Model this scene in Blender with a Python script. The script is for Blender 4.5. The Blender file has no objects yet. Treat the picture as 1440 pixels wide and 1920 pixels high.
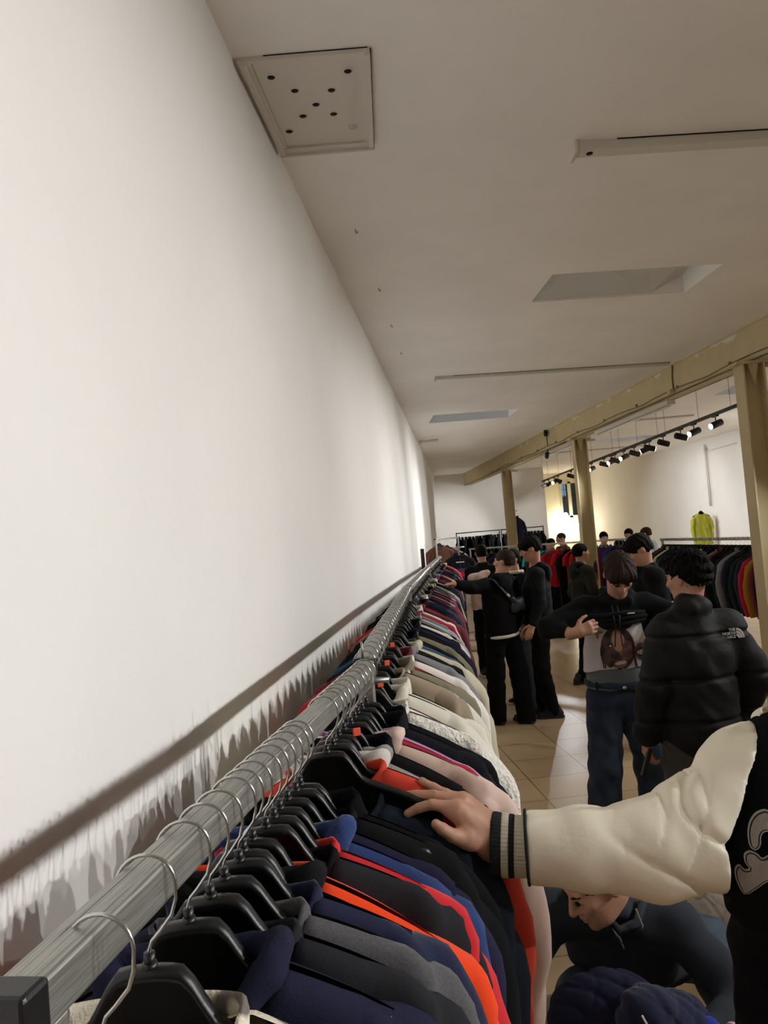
import bpy, bmesh, math, random
import numpy as np
from mathutils import Vector, Matrix

# ------------------------------------------------------------------ camera, world, exposure
SC = bpy.context.scene
COL = SC.collection
PI = math.pi
CAM_H = 1.93
ROLL, PITCH = math.radians(4.75), math.radians(2.35)
_f = Vector((0, math.cos(PITCH), math.sin(PITCH)))
_u = Vector((0, -math.sin(PITCH), math.cos(PITCH)))
_r = Vector((1, 0, 0))
_r2 = _r*math.cos(ROLL) - _u*math.sin(ROLL)
_u2 = _u*math.cos(ROLL) + _r*math.sin(ROLL)
cd = bpy.data.cameras.new('camera')
cam = bpy.data.objects.new('camera', cd)
COL.objects.link(cam)
M = Matrix.Identity(4)
for i in range(3):
    M[i][0] = _r2[i]; M[i][1] = _u2[i]; M[i][2] = -_f[i]
M.translation = Vector((0, 0, CAM_H))
cam.matrix_world = M
cd.sensor_fit = 'VERTICAL'; cd.sensor_height = 36.0
cd.lens = 36.0*1442/1920
cd.clip_start = 0.05; cd.clip_end = 100
SC.camera = cam
SC.view_settings.view_transform = 'Standard'
SC.view_settings.look = 'None'
SC.view_settings.gamma = 1
SC.view_settings.use_curve_mapping = False
SC.view_settings.exposure = 0.06
SC.cycles.use_denoising = True
SC.cycles.max_bounces = 9
SC.cycles.diffuse_bounces = 6
SC.cycles.sample_clamp_indirect = 6
SC.cycles.use_light_tree = True
wd = bpy.data.worlds.new('world'); SC.world = wd; wd.use_nodes = True
wd.node_tree.nodes['Background'].inputs[0].default_value = (0.42, 0.60, 0.80, 1)   # dusk sky outside
wd.node_tree.nodes['Background'].inputs[1].default_value = 0.55
SPOT_W = 205          # watts of one track spotlight
SPOT_COL = (0.975, 0.985, 1.0)

# ------------------------------------------------------------------ helpers
def lin(c):
    return tuple(((v/255)/12.92 if v/255 <= .04045 else ((v/255+.055)/1.055)**2.4) for v in c)

_mats = {}
def mat(name, rgb, rough=.8, metal=0., bump=0., bscale=200., var=0., vscale=8., sheen=0., rgb2=None, coat=0., stretch=None, detail=3., spec=.5, lo=.4, hi=.6):
    if name in _mats: return _mats[name]
    m = bpy.data.materials.new(name); m.use_nodes = True
    nt = m.node_tree; b = nt.nodes['Principled BSDF']
    c = lin(rgb)
    b.inputs['Base Color'].default_value = (*c, 1)
    b.inputs['Roughness'].default_value = rough
    b.inputs['Metallic'].default_value = metal
    b.inputs['Specular IOR Level'].default_value = spec
    if coat: b.inputs['Coat Weight'].default_value = coat; b.inputs['Coat Roughness'].default_value = .15
    if sheen: b.inputs['Sheen Weight'].default_value = sheen; b.inputs['Sheen Roughness'].default_value = .5
    tc = nt.nodes.new('ShaderNodeTexCoord')
    src = tc.outputs['Object']
    if stretch:
        mp = nt.nodes.new('ShaderNodeMapping'); mp.inputs['Scale'].default_value = stretch
        nt.links.new(src, mp.inputs[0]); src = mp.outputs[0]
    if var or rgb2:
        n = nt.nodes.new('ShaderNodeTexNoise'); n.inputs['Scale'].default_value = vscale; n.inputs['Detail'].default_value = detail
        r = nt.nodes.new('ShaderNodeValToRGB')
        c2 = lin(rgb2) if rgb2 else tuple(v*(1-var) for v in c)
        r.color_ramp.elements[0].position = lo; r.color_ramp.elements[1].position = hi
        r.color_ramp.elements[0].color = (*c2, 1); r.color_ramp.elements[1].color = (*c, 1)
        nt.links.new(src, n.inputs['Vector']); nt.links.new(n.outputs['Fac'], r.inputs[0])
        nt.links.new(r.outputs[0], b.inputs['Base Color'])
    if bump:
        n = nt.nodes.new('ShaderNodeTexNoise'); n.inputs['Scale'].default_value = bscale; n.inputs['Detail'].default_value = 2
        bm_ = nt.nodes.new('ShaderNodeBump'); bm_.inputs['Strength'].default_value = bump; bm_.inputs['Distance'].default_value = .01
        nt.links.new(src, n.inputs['Vector']); nt.links.new(n.outputs['Fac'], bm_.inputs['Height'])
        nt.links.new(bm_.outputs[0], b.inputs['Normal'])
    _mats[name] = m
    return m

def fab(name, rgb, **k):
    k.setdefault('rough', .95); k.setdefault('bump', .13); k.setdefault('bscale', 480); k.setdefault('sheen', .0 if max(rgb) < 60 else .15); k.setdefault('spec', .15)
    return mat('fabric_'+name, rgb, **k)

def emit(name, rgb, s):
    m = bpy.data.materials.new(name); m.use_nodes = True
    b = m.node_tree.nodes['Principled BSDF']
    b.inputs['Base Color'].default_value = (*lin(rgb), 1)
    b.inputs['Emission Color'].default_value = (*lin(rgb), 1)
    b.inputs['Emission Strength'].default_value = s
    return m

def new_mesh(name, V, F, smooth=True):
    me = bpy.data.meshes.new(name)
    V = np.asarray(V, dtype=np.float64)
    me.from_pydata(V.tolist(), [], F if isinstance(F, list) else F.tolist())
    me.update()
    if smooth: me.polygons.foreach_set('use_smooth', [True]*len(me.polygons))
    return me

def link(name, me, m=None, parent=None, loc=None, rot=None):
    o = bpy.data.objects.new(name, me)
    COL.objects.link(o)
    if m is not None:
        for mm in (m if isinstance(m, (list, tuple)) else [m]): me.materials.append(mm)
    if parent is not None: o.parent = parent
    if loc is not None: o.location = loc
    if rot is not None: o.rotation_euler = rot
    return o

def thing(name, label, cat, loc=(0, 0, 0), rz=0., group=None):
    o = bpy.data.objects.new(name, None); COL.objects.link(o)
    o.location = loc; o.rotation_euler = (0, 0, rz); o.empty_display_size = .05
    o['label'] = label; o['category'] = cat
    if group: o['group'] = group
    return o

def tag(o, label, cat, group=None):
    o['label'] = label; o['category'] = cat
    if group: o['group'] = group
    return o

def struct(o):
    o['kind'] = 'structure'; return o

class MB:
    """collects shapes into one mesh"""
    def __init__(s): s.V = []; s.F = []; s.n = 0; s.S = []
    def add(s, V, F, smooth=False):
        s.V += [tuple(v) for v in V]; s.F += [tuple(i+s.n for i in f) for f in F]; s.n += len(V); s.S += [smooth]*len(F); return s
    def box(s, c, d, rot=None, bev=0.):
        hx, hy, hz = d[0]/2, d[1]/2, d[2]/2
        if bev > 0:
            bm = bmesh.new(); bmesh.ops.create_cube(bm, size=1)
            for v in bm.verts: v.co = Vector((v.co.x*d[0], v.co.y*d[1], v.co.z*d[2]))
            bmesh.ops.bevel(bm, geom=bm.edges[:]+bm.verts[:], offset=bev, segments=2, affect='EDGES', profile=.5)
            bm.verts.index_update()
            V = [v.co.copy() for v in bm.verts]; F = [[v.index for v in f.verts] for f in bm.faces]; bm.free()
        else:
            V = [Vector((x, y, z)) for x in (-hx, hx) for y in (-hy, hy) for z in (-hz, hz)]
            F = [(0, 1, 3, 2), (4, 6, 7, 5), (0, 4, 5, 1), (2, 3, 7, 6), (0, 2, 6, 4), (1, 5, 7, 3)]
        if rot is not None: V = [rot @ v for v in V]
        c = Vector(c)
        return s.add([v+c for v in V], F)
    def tube(s, pts, r, n=8, caps=True, flat=None):
        pts = [Vector(p) for p in pts]; m = len(pts)
        rs = r if isinstance(r, (list, tuple)) else [r]*m
        V = []; F = []; prev = None
        for i, p in enumerate(pts):
            t = (pts[min(i+1, m-1)]-pts[max(i-1, 0)]).normalized()
            if prev is None:
                a = t.orthogonal().normalized()
                if abs(t.z) < .9: a = Vector((0, 0, 1)).cross(t).normalized()
            else:
                a = (prev - t*prev.dot(t)).normalized()
            prev = a; b = t.cross(a)
            fl = flat or 1.
            for k in range(n):
                an = 2*PI*k/n
                V.append(p + a*math.cos(an)*rs[i] + b*math.sin(an)*rs[i]*fl)
        for i in range(m-1):
            for k in range(n):
                k2 = (k+1) % n
                F.append((i*n+k, i*n+k2, (i+1)*n+k2, (i+1)*n+k))
        if caps:
            F.append(tuple(range(n-1, -1, -1))); F.append(tuple((m-1)*n+k for k in range(n)))
        return s.add(V, F, True)
    def ring(s, pts, rx, rz, n=8):
        """closed tube with a vertical-oval section"""
        pts = [Vector(p) for p in pts]; m = len(pts); V = []; F = []
        for i, p in enumerate(pts):
            t = (pts[(i+1) % m]-pts[i-1]).normalized()
            a = t.cross(Vector((0, 0, 1))).normalized(); b = a.cross(t)
            for k in range(n):
                an = 2*PI*k/n; V.append(p+a*math.cos(an)*rx+b*math.sin(an)*rz)
        for i in range(m):
            for k in range(n):
                k2 = (k+1) % n; j = (i+1) % m
                F.append((i*n+k, i*n+k2, j*n+k2, j*n+k))
        return s.add(V, F, True)
    def disc(s, c, r, n=20, axis='z'):
        c = Vector(c); V = []
        for k in range(n):
            a = 2*PI*k/n
            d = {'z': (math.cos(a), math.sin(a), 0), 'y': (math.cos(a), 0, math.sin(a)), 'x': (0, math.cos(a), math.sin(a))}[axis]
            V.append(c+Vector(d)*r)
        return s.add(V, [tuple(range(n))])
    def prism(s, poly, z0, z1, f=lambda x, y, z: (x, y, z)):
        n = len(poly)
        V = [f(x, y, z0) for x, y in poly]+[f(x, y, z1) for x, y in poly]
        F = [tuple(range(n-1, -1, -1)), tuple(range(n, 2*n))]+[(i, (i+1) % n, (i+1) % n+n, i+n) for i in range(n)]
        return s.add(V, F)
    def mesh(s, name):
        me = bpy.data.meshes.new(name); me.from_pydata([tuple(v) for v in s.V], [], s.F); me.update()
        me.polygons.foreach_set('use_smooth', s.S)
        bm = bmesh.new(); bm.from_mesh(me); bmesh.ops.recalc_face_normals(bm, faces=bm.faces); bm.to_mesh(me); bm.free()
        return me
    def obj(s, name, m, parent=None, loc=None, rot=None):
        return link(name, s.mesh(name), m, parent, loc, rot)

# ---- signed-distance modelling: smooth unions of tapered capsules and ellipsoids, meshed by surface nets
def C_(a, b, ra, rb=None, k=.02): return ('c', np.array(a, float), np.array(b, float), ra, ra if rb is None else rb, k)
def E_(c, r, R=None, k=.02): return ('e', np.array(c, float), np.array(r, float), R, None, k)

def _bbox(p):
    if p[0] == 'c': return np.minimum(p[1]-p[3], p[2]-p[4]), np.maximum(p[1]+p[3], p[2]+p[4])
    m = p[2].max() if p[3] is not None else p[2]
    return p[1]-m, p[1]+m

def nets(groups, h, cut=None, disp=None, cuts=None):
    """groups: list of dict(prims, cut=(fn)) ; returns V, F"""
    allp = [p for g in groups for p in g['p']]
    lo = np.min([_bbox(p)[0] for p in allp], 0)-3*h-.015; hi = np.max([_bbox(p)[1] for p in allp], 0)+3*h+.015
    N = np.ceil((hi-lo)/h).astype(int)+1
    ax = [lo[i]+h*np.arange(N[i]) for i in range(3)]
    TOT = np.full(N, 1.0, np.float32)
    def sub(p, mg):
        a, b = _bbox(p); s = []
        for i in range(3):
            i0 = max(0, int((a[i]-mg-lo[i])/h)); i1 = min(N[i], int((b[i]+mg-lo[i])/h)+2)
            s.append(slice(i0, i1))
        return tuple(s)
    def ev(p, s):
        X = ax[0][s[0]][:, None, None]; Y = ax[1][s[1]][None, :, None]; Z = ax[2][s[2]][None, None, :]
        if p[0] == 'c':
            a, b = p[1], p[2]; d = b-a; L = max(d@d, 1e-9)
            t = np.clip(((X-a[0])*d[0]+(Y-a[1])*d[1]+(Z-a[2])*d[2])/L, 0, 1)
            q = np.sqrt((X-a[0]-t*d[0])**2+(Y-a[1]-t*d[1])**2+(Z-a[2]-t*d[2])**2)
            return q-(p[3]+(p[4]-p[3])*t)
        c, r, R = p[1], p[2], p[3]
        x, y, z = X-c[0], Y-c[1], Z-c[2]
        if R is not None:
            x, y, z = (R[0][0]*x+R[1][0]*y+R[2][0]*z, R[0][1]*x+R[1][1]*y+R[2][1]*z, R[0][2]*x+R[1][2]*y+R[2][2]*z)
        k0 = np.sqrt((x/r[0])**2+(y/r[1])**2+(z/r[2])**2)
        k1 = np.sqrt((x/r[0]**2)**2+(y/r[1]**2)**2+(z/r[2]**2)**2)
        return k0*(k0-1)/np.maximum(k1, 1e-6)
    for g in groups:
        f = np.full(N, 1.0, np.float32) if len(groups) > 1 else TOT
        for p in g['p']:
            k = p[5]; s = sub(p, max(2*k, 3*h)+.01)
            d = ev(p, s); o = f[s]
            hh = np.clip(.5+.5*(o-d)/k, 0, 1)
            f[s] = o+(d-o)*hh-k*hh*(1-hh)
        for p in g.get('minus', []):
            s = sub(p, .03); d = ev(p, s); f[s] = np.maximum(f[s], -d)
        if g.get('cut') is not None:
            X = ax[0][:, None, None]; Y = ax[1][None, :, None]; Z = ax[2][None, None, :]
            f[...] = np.maximum(f, g['cut'](X, Y, Z))
        if f is not TOT:
            k = g.get('k', .02)
            hh = np.clip(.5+.5*(TOT-f)/k, 0, 1)
            TOT = TOT+(f-TOT)*hh-k*hh*(1-hh)
    f = TOT.astype(np.float32)
    if disp is not None:
        idx = np.nonzero(np.abs(f) < .05)
        f[idx] += disp(ax[0][idx[0]], ax[1][idx[1]], ax[2][idx[2]]).astype(np.float32)
    # surface nets
    ins = f < 0
    n0, n1, n2 = N
    c = ins[:-1, :-1, :-1].astype(np.int8)
    cnt = np.zeros((n0-1, n1-1, n2-1), np.int8)
    for a in (0, 1):
        for b in (0, 1):
            for d in (0, 1):
                cnt += ins[a:n0-1+a, b:n1-1+b, d:n2-1+d]
    act = (cnt > 0) & (cnt < 8)
    ci = np.array(np.nonzero(act)).T
    vid = np.full(act.shape, -1, np.int64); vid[act] = np.arange(len(ci))
    P = np.zeros((len(ci), 3)); W = np.zeros(len(ci))
    corners = [(a, b, d) for a in (0, 1) for b in (0, 1) for d in (0, 1)]
    fv = {cc: f[ci[:, 0]+cc[0], ci[:, 1]+cc[1], ci[:, 2]+cc[2]] for cc in corners}
    for c1 in corners:
        for a in range(3):
            if c1[a] == 0:
                c2 = list(c1); c2[a] = 1; c2 = tuple(c2)
                v1, v2 = fv[c1], fv[c2]
                m = (v1 < 0) != (v2 < 0)
                t = np.where(m, v1/np.where(m, v1-v2, 1), 0)
                q = np.array(c1, float)[None, :].repeat(len(ci), 0); q[:, a] += t
                P[m] += q[m]; W[m] += 1
    V = lo+h*(ci+P/W[:, None])
    F = []
    for a in range(3):
        b, d = (a+1) % 3, (a+2) % 3
        s1 = [slice(None)]*3; s2 = [slice(None)]*3
        s1[a] = slice(0, N[a]-1); s2[a] = slice(1, N[a])
        m = ins[tuple(s1)] != ins[tuple(s2)]
        e = np.array(np.nonzero(m)).T
        e = e[(e[:, b] > 0) & (e[:, d] > 0) & (e[:, b] < N[b]-1) & (e[:, d] < N[d]-1)]
        def cell(db, dd):
            q = e.copy(); q[:, b] -= db; q[:, d] -= dd; return vid[q[:, 0], q[:, 1], q[:, 2]]
        Q = np.stack([cell(1, 1), cell(0, 1), cell(0, 0), cell(1, 0)], 1)
        fl = ins[e[:, 0], e[:, 1], e[:, 2]]
        Q[~fl] = Q[~fl][:, ::-1]
        F.append(Q)
    return V, np.concatenate(F)

def np_mesh(name, V, F):
    me = bpy.data.meshes.new(name)
    F = np.asarray(F)
    me.vertices.add(len(V)); me.vertices.foreach_set('co', np.asarray(V, np.float32).ravel())
    k = F.shape[1]
    me.loops.add(len(F)*k); me.loops.foreach_set('vertex_index', F.astype(np.int32).ravel())
    me.polygons.add(len(F))
    me.polygons.foreach_set('loop_start', (np.arange(len(F))*k).astype(np.int32))
    me.polygons.foreach_set('use_smooth', np.ones(len(F), bool))
    me.update(calc_edges=True); me.validate()
    return me

def folds(amp, seed=0., zf=36., xf=20.):
    s = seed*1.7
    def d(x, y, z):
        a = np.sin(zf*z+5*np.sin(9*x+s)+4*np.sin(8*y+1.3*s))
        b = np.sin(xf*x+4*np.sin(11*z+s*2)+3*np.sin(13*y))
        c = np.sin((zf*1.9)*z+14*x*np.sin(5*y+s)+s)
        return amp*(.55*a+.45*b*a+.25*c)
    return d

# ------------------------------------------------------------------ materials of the setting
m_wall = mat('painted_wall', (232, 229, 223), .85, bump=.12, bscale=35, var=.03, vscale=1.2)
m_ceil = mat('painted_ceiling', (247, 244, 239), .9, bump=.15, bscale=14, var=.04, vscale=1.6)
m_white = mat('white_gloss_paint', (216, 210, 200), .55, bump=.1, bscale=60)
m_beam = mat('cream_steel_paint', (198, 182, 142), .7, bump=.06, bscale=40, var=.06, vscale=5)
m_hole = mat('dark_hole', (14, 12, 11), .9)
m_black = mat('black_plastic', (17, 17, 18), .38, bump=.05, bscale=500)
m_blackm = mat('black_metal', (20, 20, 21), .5)
m_chrome = mat('chrome_wire', (200, 200, 198), .22, metal=1.)
m_rail = mat('galvanised_steel', (172, 172, 166), .42, metal=.8, rgb2=(146, 146, 140), vscale=9, stretch=(60, 1.5, 60), detail=5, bump=.1, bscale=60)
m_wire = mat('dark_wire', (60, 57, 52), .6)
def floor_mat():
    m = bpy.data.materials.new('floor_tiles'); m.use_nodes = True
    nt = m.node_tree; b = nt.nodes['Principled BSDF']; N = nt.nodes.new; L = nt.links.new
    tc = N('ShaderNodeTexCoord'); mp = N('ShaderNodeMapping'); mp.inputs['Rotation'].default_value = (0, 0, -.09)
    L(tc.outputs['Object'], mp.inputs[0])
    br = N('ShaderNodeTexBrick'); br.inputs['Scale'].default_value = 1.0; br.offset = 0
    br.inputs['Brick Width'].default_value = .5; br.inputs['Row Height'].default_value = .5
    br.inputs['Mortar Size'].default_value = .005; br.inputs['Bias'].default_value = 0
    br.inputs['Color1'].default_value = (*lin((226, 198, 156)), 1); br.inputs['Color2'].default_value = (*lin((216, 187, 146)), 1)
    br.inputs['Mortar'].default_value = (*lin((150, 126, 94)), 1)
    L(mp.outputs[0], br.inputs['Vector'])
    n = N('ShaderNodeTexNoise'); n.inputs['Scale'].default_value = 3.; n.inputs['Detail'].default_value = 8
    L(tc.outputs['Object'], n.inputs['Vector'])
    r = N('ShaderNodeValToRGB'); r.color_ramp.elements[0].position = .15; r.color_ramp.elements[1].position = .85
    r.color_ramp.elements[0].color = (.66, .64, .61, 1); r.color_ramp.elements[1].color = (.86, .85, .83, 1)
    L(n.outputs['Fac'], r.inputs[0])
    mx = N('ShaderNodeMix'); mx.data_type = 'RGBA'; mx.blend_type = 'MULTIPLY'; mx.inputs['Factor'].default_value = 1
    L(br.outputs['Color'], mx.inputs['A']); L(r.outputs[0], mx.inputs['B']); L(mx.outputs['Result'], b.inputs['Base Color'])
    r2 = N('ShaderNodeMapRange'); r2.inputs['To Min'].default_value = .24; r2.inputs['To Max'].default_value = .40
    L(n.outputs['Fac'], r2.inputs['Value']); L(r2.outputs[0], b.inputs['Roughness'])
    bp = N('ShaderNodeBump'); bp.inputs['Strength'].default_value = .25; bp.inputs['Distance'].default_value = .004
    L(br.outputs['Fac'], bp.inputs['Height']); bp.invert = True
    bp2 = N('ShaderNodeBump'); bp2.inputs['Strength'].default_value = .05; bp2.inputs['Distance'].default_value = .02
    L(n.outputs['Fac'], bp2.inputs['Height']); L(bp.outputs[0], bp2.inputs['Normal']); L(bp2.outputs[0], b.inputs['Normal'])
    return m

# ------------------------------------------------------------------ room shell
ZC = 3.75
YN, YF = -5.0, 22.1
YR = 24.9
def xl(y): return -.69+.1*y
def xr(y): return 7.63-.144*(y-17.86)
def slab(name, pts, z0, z1, m):
    b = MB(); b.prism(pts, z0, z1); return struct(b.obj(name, m))
def wallseg(name, a, b_, th, z0=0, z1=ZC, m=m_wall):
    """wall from a to b, thickness th to the left of a->b"""
    a = Vector((*a, 0)); b2 = Vector((*b_, 0)); d = (b2-a).normalized(); n = Vector((-d.y, d.x, 0))*th
    return slab(name, [(a.x, a.y), (b2.x, b2.y), (b2.x+n.x, b2.y+n.y), (a.x+n.x, a.y+n.y)], z0, z1, m)
slab('floor', [(-1.6, YN-.2), (11.6, YN-.2), (11.6, YR+.4), (-1.6, YR+.4)], -.1, 0, floor_mat())
wallseg('wall_left', (xl(YN), YN), (xl(YF+.1), YF+.1), .2)
wallseg('wall_right', (xr(YR+.1), YR+.1), (xr(YN), YN), .2)
wallseg('wall_back', (xl(YF)-.1, YF), (4.66, YF), .2)
wallseg('wall_near', (xr(YN)+.2, YN), (xl(YN)-.2, YN), .2)
wallseg('wall_return', (4.66, YF+.2), (4.66, YR+.1), .2)
m_cream = mat('cream_wall', (232, 224, 196), .85, bump=.1, bscale=30)
# recess wall with the window opening (5.72..6.33, z 2.28..3.44)
WX0, WX1, WZ0, WZ1 = 5.72, 6.36, 2.27, 3.44
b = MB()
for x0, x1, z0, z1 in ((4.5, WX0, 0, ZC), (WX1, 6.9, 0, ZC), (WX0, WX1, 0, WZ0), (WX0, WX1, WZ1, ZC)):
    b.box(((x0+x1)/2, YR+.1, (z0+z1)/2), (x1-x0, .2, z1-z0))
struct(b.obj('wall_recess', m_cream))
# ceiling slab with light wells cut through it
def rotbox(c, d, a): return c, d, a
wells = [  # centre, size, angle, tapered
    ((1.955, 5.79), (1.26, .63), .06), ((1.46, 11.65), (1.27, .74), .04), ((5.3, 16.6), (1.3, .75), .0), ((5.75, 11.2), (1.3, .75), .0), ((6.2, 5.7), (1.3, .7), 0.)]

b = MB(); b.prism([(-1.6, YN-.2), (11.6, YN-.2), (11.6, YR+.3), (-1.6, YR+.3)], ZC, ZC+.32)
ceil = b.obj('ceiling', m_ceil); struct(ceil)
cut = MB()
for (c, d, a) in wells:
    R = Matrix.Rotation(a, 3, 'Z'); cut.box((c[0], c[1], ZC+.1), (d[0], d[1], 1.0), R)
hatch_c = (-.14, 3.09)

cutter = cut.obj('cutter', None)
md = ceil.modifiers.new('b', 'BOOLEAN'); md.operation = 'DIFFERENCE'; md.object = cutter; md.solver = 'EXACT'
dg = bpy.context.evaluated_depsgraph_get()
me = bpy.data.meshes.new_from_object(ceil.evaluated_get(dg)); ceil.modifiers.clear(); ceil.data = me
bpy.data.objects.remove(cutter)
# first well: closed with slanting boards; the others: glass at the top
m_glass = mat('skylight_glass', (210, 225, 235), .1, spec=.5)
m_glass.node_tree.nodes['Principled BSDF'].inputs['Transmission Weight'].default_value = 1.
m_well = mat('light_well_paint', (214, 216, 214), .8)
for i, (c, d, a) in enumerate(wells):
    R = Matrix.Rotation(a, 3, 'Z')
    if i == 0:
        t = MB()
        hx, hy = d[0]/2, d[1]/2; zt = ZC+.33
        P = [Vector((-hx-.03, hy+.02, ZC+.01)), Vector((hx, hy+.02, ZC+.02)), Vector((hx+.02, -hy, zt)), Vector((-hx, -hy, zt)), Vector((-hx*.0, -hy, zt-.02))]
        # a long slanting board from the far edge up to the near edge, and a side board falling to the right
        up = Vector((0, 0, .015))
        for quad in (((-hx-.02, hy+.01, ZC+.012), (hx*.55, hy+.01, ZC+.012), (hx*.2, -hy, zt), (-hx-.02, -hy-.01, zt-.06)), ((hx*.55, hy+.01, ZC+.012), (hx+.02, hy+.01, ZC+.15), (hx+.02, -hy-.01, zt-.05), (hx*.2, -hy, zt))):
            q = [R@Vector((p[0], p[1], 0))+Vector((c[0], c[1], p[2])) for p in quad]
            t.add(q+[v+up for v in q], [(0, 1, 2, 3), (7, 6, 5, 4), (0, 4, 5, 1), (1, 5, 6, 2), (2, 6, 7, 3), (3, 7, 4, 0)])
        t.box((c[0], c[1], ZC+.36), (d[0]+.1, d[1]+.1, .03), R)
        struct(t.obj('trim_1', m_well))
    else:
        t = MB(); t.box((c[0], c[1], ZC+.325), (d[0]+.06, d[1]+.06, .01), R)
        w = struct(t.obj('window_%d' % (i+1), m_glass))
# plaster above the rest of the well: painted rim strips
# ceiling hatch with air holes
hx0, hx1, hy0, hy1 = -.40, .095, 2.75, 3.43
def hp(u, v):   # follows the wall edge on its left side
    y = 2.755+.67*v
    x0 = xl(y)+.012; x1 = .095
    return x0+(x1-x0)*u, y
t = thing('ceiling_hatch', 'square white access panel with nine drilled holes in the ceiling beside the wall', 'access panel', (-.14, 3.09, ZC))
pan = MB(); poly = [hp(.10, .02), hp(.93, .02), hp(.93, .93), hp(.10, .93)]
pan.prism(poly, ZC-.012, ZC+.01)
po = pan.obj('panel', m_white)
holes = [(-.292, 2.863), (.002, 2.863), (-.213, 2.96), (-.069, 2.976), (-.139, 3.066), (-.2, 3.142), (-.072, 3.145), (-.272, 3.251), (.003, 3.259)]
po.parent = t; po.matrix_parent_inverse = Matrix.Translation((.14, -3.09, -ZC))
def strip(mb, a, b_, w, z0, z1):
    a = Vector((*a, 0)); b2 = Vector((*b_, 0)); d = (b2-a).normalized(); n = Vector((-d.y, d.x, 0))*w/2
    mb.prism([(a-n)[:2], (b2-n)[:2], (b2+n)[:2], (a+n)[:2]], z0, z1)
fr = MB()
strip(fr, hp(.035, 0), hp(.035, 1), .022, ZC-.03, ZC+.0); strip(fr, hp(.075, 0), hp(.075, .96), .02, ZC-.018, ZC+.0)
strip(fr, hp(.965, -.005), hp(.965, .985), .022, ZC-.03, ZC+.0); strip(fr, hp(.93, 0), hp(.93, .96), .02, ZC-.016, ZC+.0)
strip(fr, hp(.03, .965), hp(.98, .965), .045, ZC-.022, ZC+.0); strip(fr, hp(.0, 1.0), hp(1.0, 1.0), .012, ZC-.034, ZC+.0)
strip(fr, hp(.0, .0), hp(.98, .0), .014, ZC-.02, ZC+.0)
fr.obj('frame', m_white, t).matrix_parent_inverse = Matrix.Translation((.14, -3.09, -ZC))
gp = MB(); strip(gp, hp(.992, .0), hp(.992, .99), .004, ZC-.006, ZC-.001); strip(gp, hp(.2, -.012), hp(.97, -.012), .0022, ZC-.004, ZC-.001)
gp.obj('gap', m_hole, t).matrix_parent_inverse = Matrix.Translation((.14, -3.09, -ZC))
for k, (hx, hy) in enumerate(holes):
    r = MB(); r.ring([(hx+.0175*math.cos(a), hy+.0175*math.sin(a), ZC-.013) for a in [2*PI*i/18 for i in range(18)]], .0028, .0025, 6)
    if k == 8: r.ring([(hx+.007*math.cos(a), hy+.009*math.sin(a), ZC-.013) for a in [2*PI*i/10 for i in range(10)]], .004, .003, 6)
    if k < 8:
        q = MB(); q.tube([(hx, hy, ZC-.0128), (hx, hy, ZC-.0118)], .0158, 20); q.obj('air_hole_shade', m_hole, t).matrix_parent_inverse = Matrix.Translation((.14, -3.09, -ZC))  # flat black disc on the panel, painting the shade inside a drilled hole
    o = r.obj('hole_rim', m_white, t); o.matrix_parent_inverse = Matrix.Translation((.14, -3.09, -ZC))
# ceiling battens and conduits
def batten(name, label, a, b_, w, h_, sock=None, group=None):
    t = thing(name, label, 'ceiling batten', (*a, ZC), 0, group)
    q = Matrix.Translation((-a[0], -a[1], -ZC))
    m = MB(); strip(m, a, b_, w, ZC-h_, ZC+.002); o = m.obj('channel', m_white, t); o.matrix_parent_inverse = q
    d = (Vector(b_)-Vector(a)).normalized()
    g = MB(); n = Vector((-d.y, d.x)); aa = Vector(a)-n*(w/2+.003)+d*.2; bb = Vector(b_)-n*(w/2+.003); strip(g, aa, bb, .006, ZC-.004, ZC+.001)
    o = g.obj('gap', m_hole, t); o.matrix_parent_inverse = q
    for s in (sock or []):
        p = Vector(a)+d*s
        g = MB(); g.tube([(p.x, p.y, ZC-h_-.003), (p.x, p.y, ZC-h_+.01)], .016, 16); o = g.obj('socket', m_hole, t); o.matrix_parent_inverse = q
    g = MB(); g.box((a[0], a[1], ZC-h_/2-.008), (.014, w+.03, h_+.016)); o = g.obj('end_cap', m_white, t); o.matrix_parent_inverse = q
    return t
batten('ceiling_batten', 'white painted lamp batten with one round socket above the empty ceiling', (1.045, 3.60), (2.9, 3.68), .075, .045, [.075])
batten('ceiling_batten', 'long thin white batten running from mid ceiling up to the cream beam', (.70, 8.60), (3.44, 8.86), .06, .03, [])
batten('ceiling_batten', 'short white batten stub on the far ceiling next to the white wall', (.76, 14.05), (1.10, 14.02), .12, .03, [])
batten('ceiling_batten', 'white batten crossing the ceiling beyond the beam above the track spotlights', (4.0, 13.6), (5.6, 13.55), .05, .03, [.1])
batten('ceiling_batten', 'white batten crossing the ceiling at the far end beyond the last beam bay', (3.5, 18.2), (6.4, 18.25), .06, .03, [])
for hx, hy, lb in ((-.031, 4.367, 'small bent ceiling hook nearest the perforated access panel'), (.094, 5.419, 'small curled ceiling hook level with the grey light well'), (.188, 6.355, 'small curled ceiling hook just past the grey light well'), (.286, 7.318, 'tiny ceiling hook short of the long thin batten')):
    g = MB(); g.tube([(hx, hy, ZC), (hx, hy, ZC-.015), (hx+.008, hy, ZC-.026), (hx+.014, hy, ZC-.018), (hx+.008, hy, ZC-.012)], .0022, 6)
    tag(g.obj('ceiling_hook', m_wire), lb, 'hook')

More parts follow.
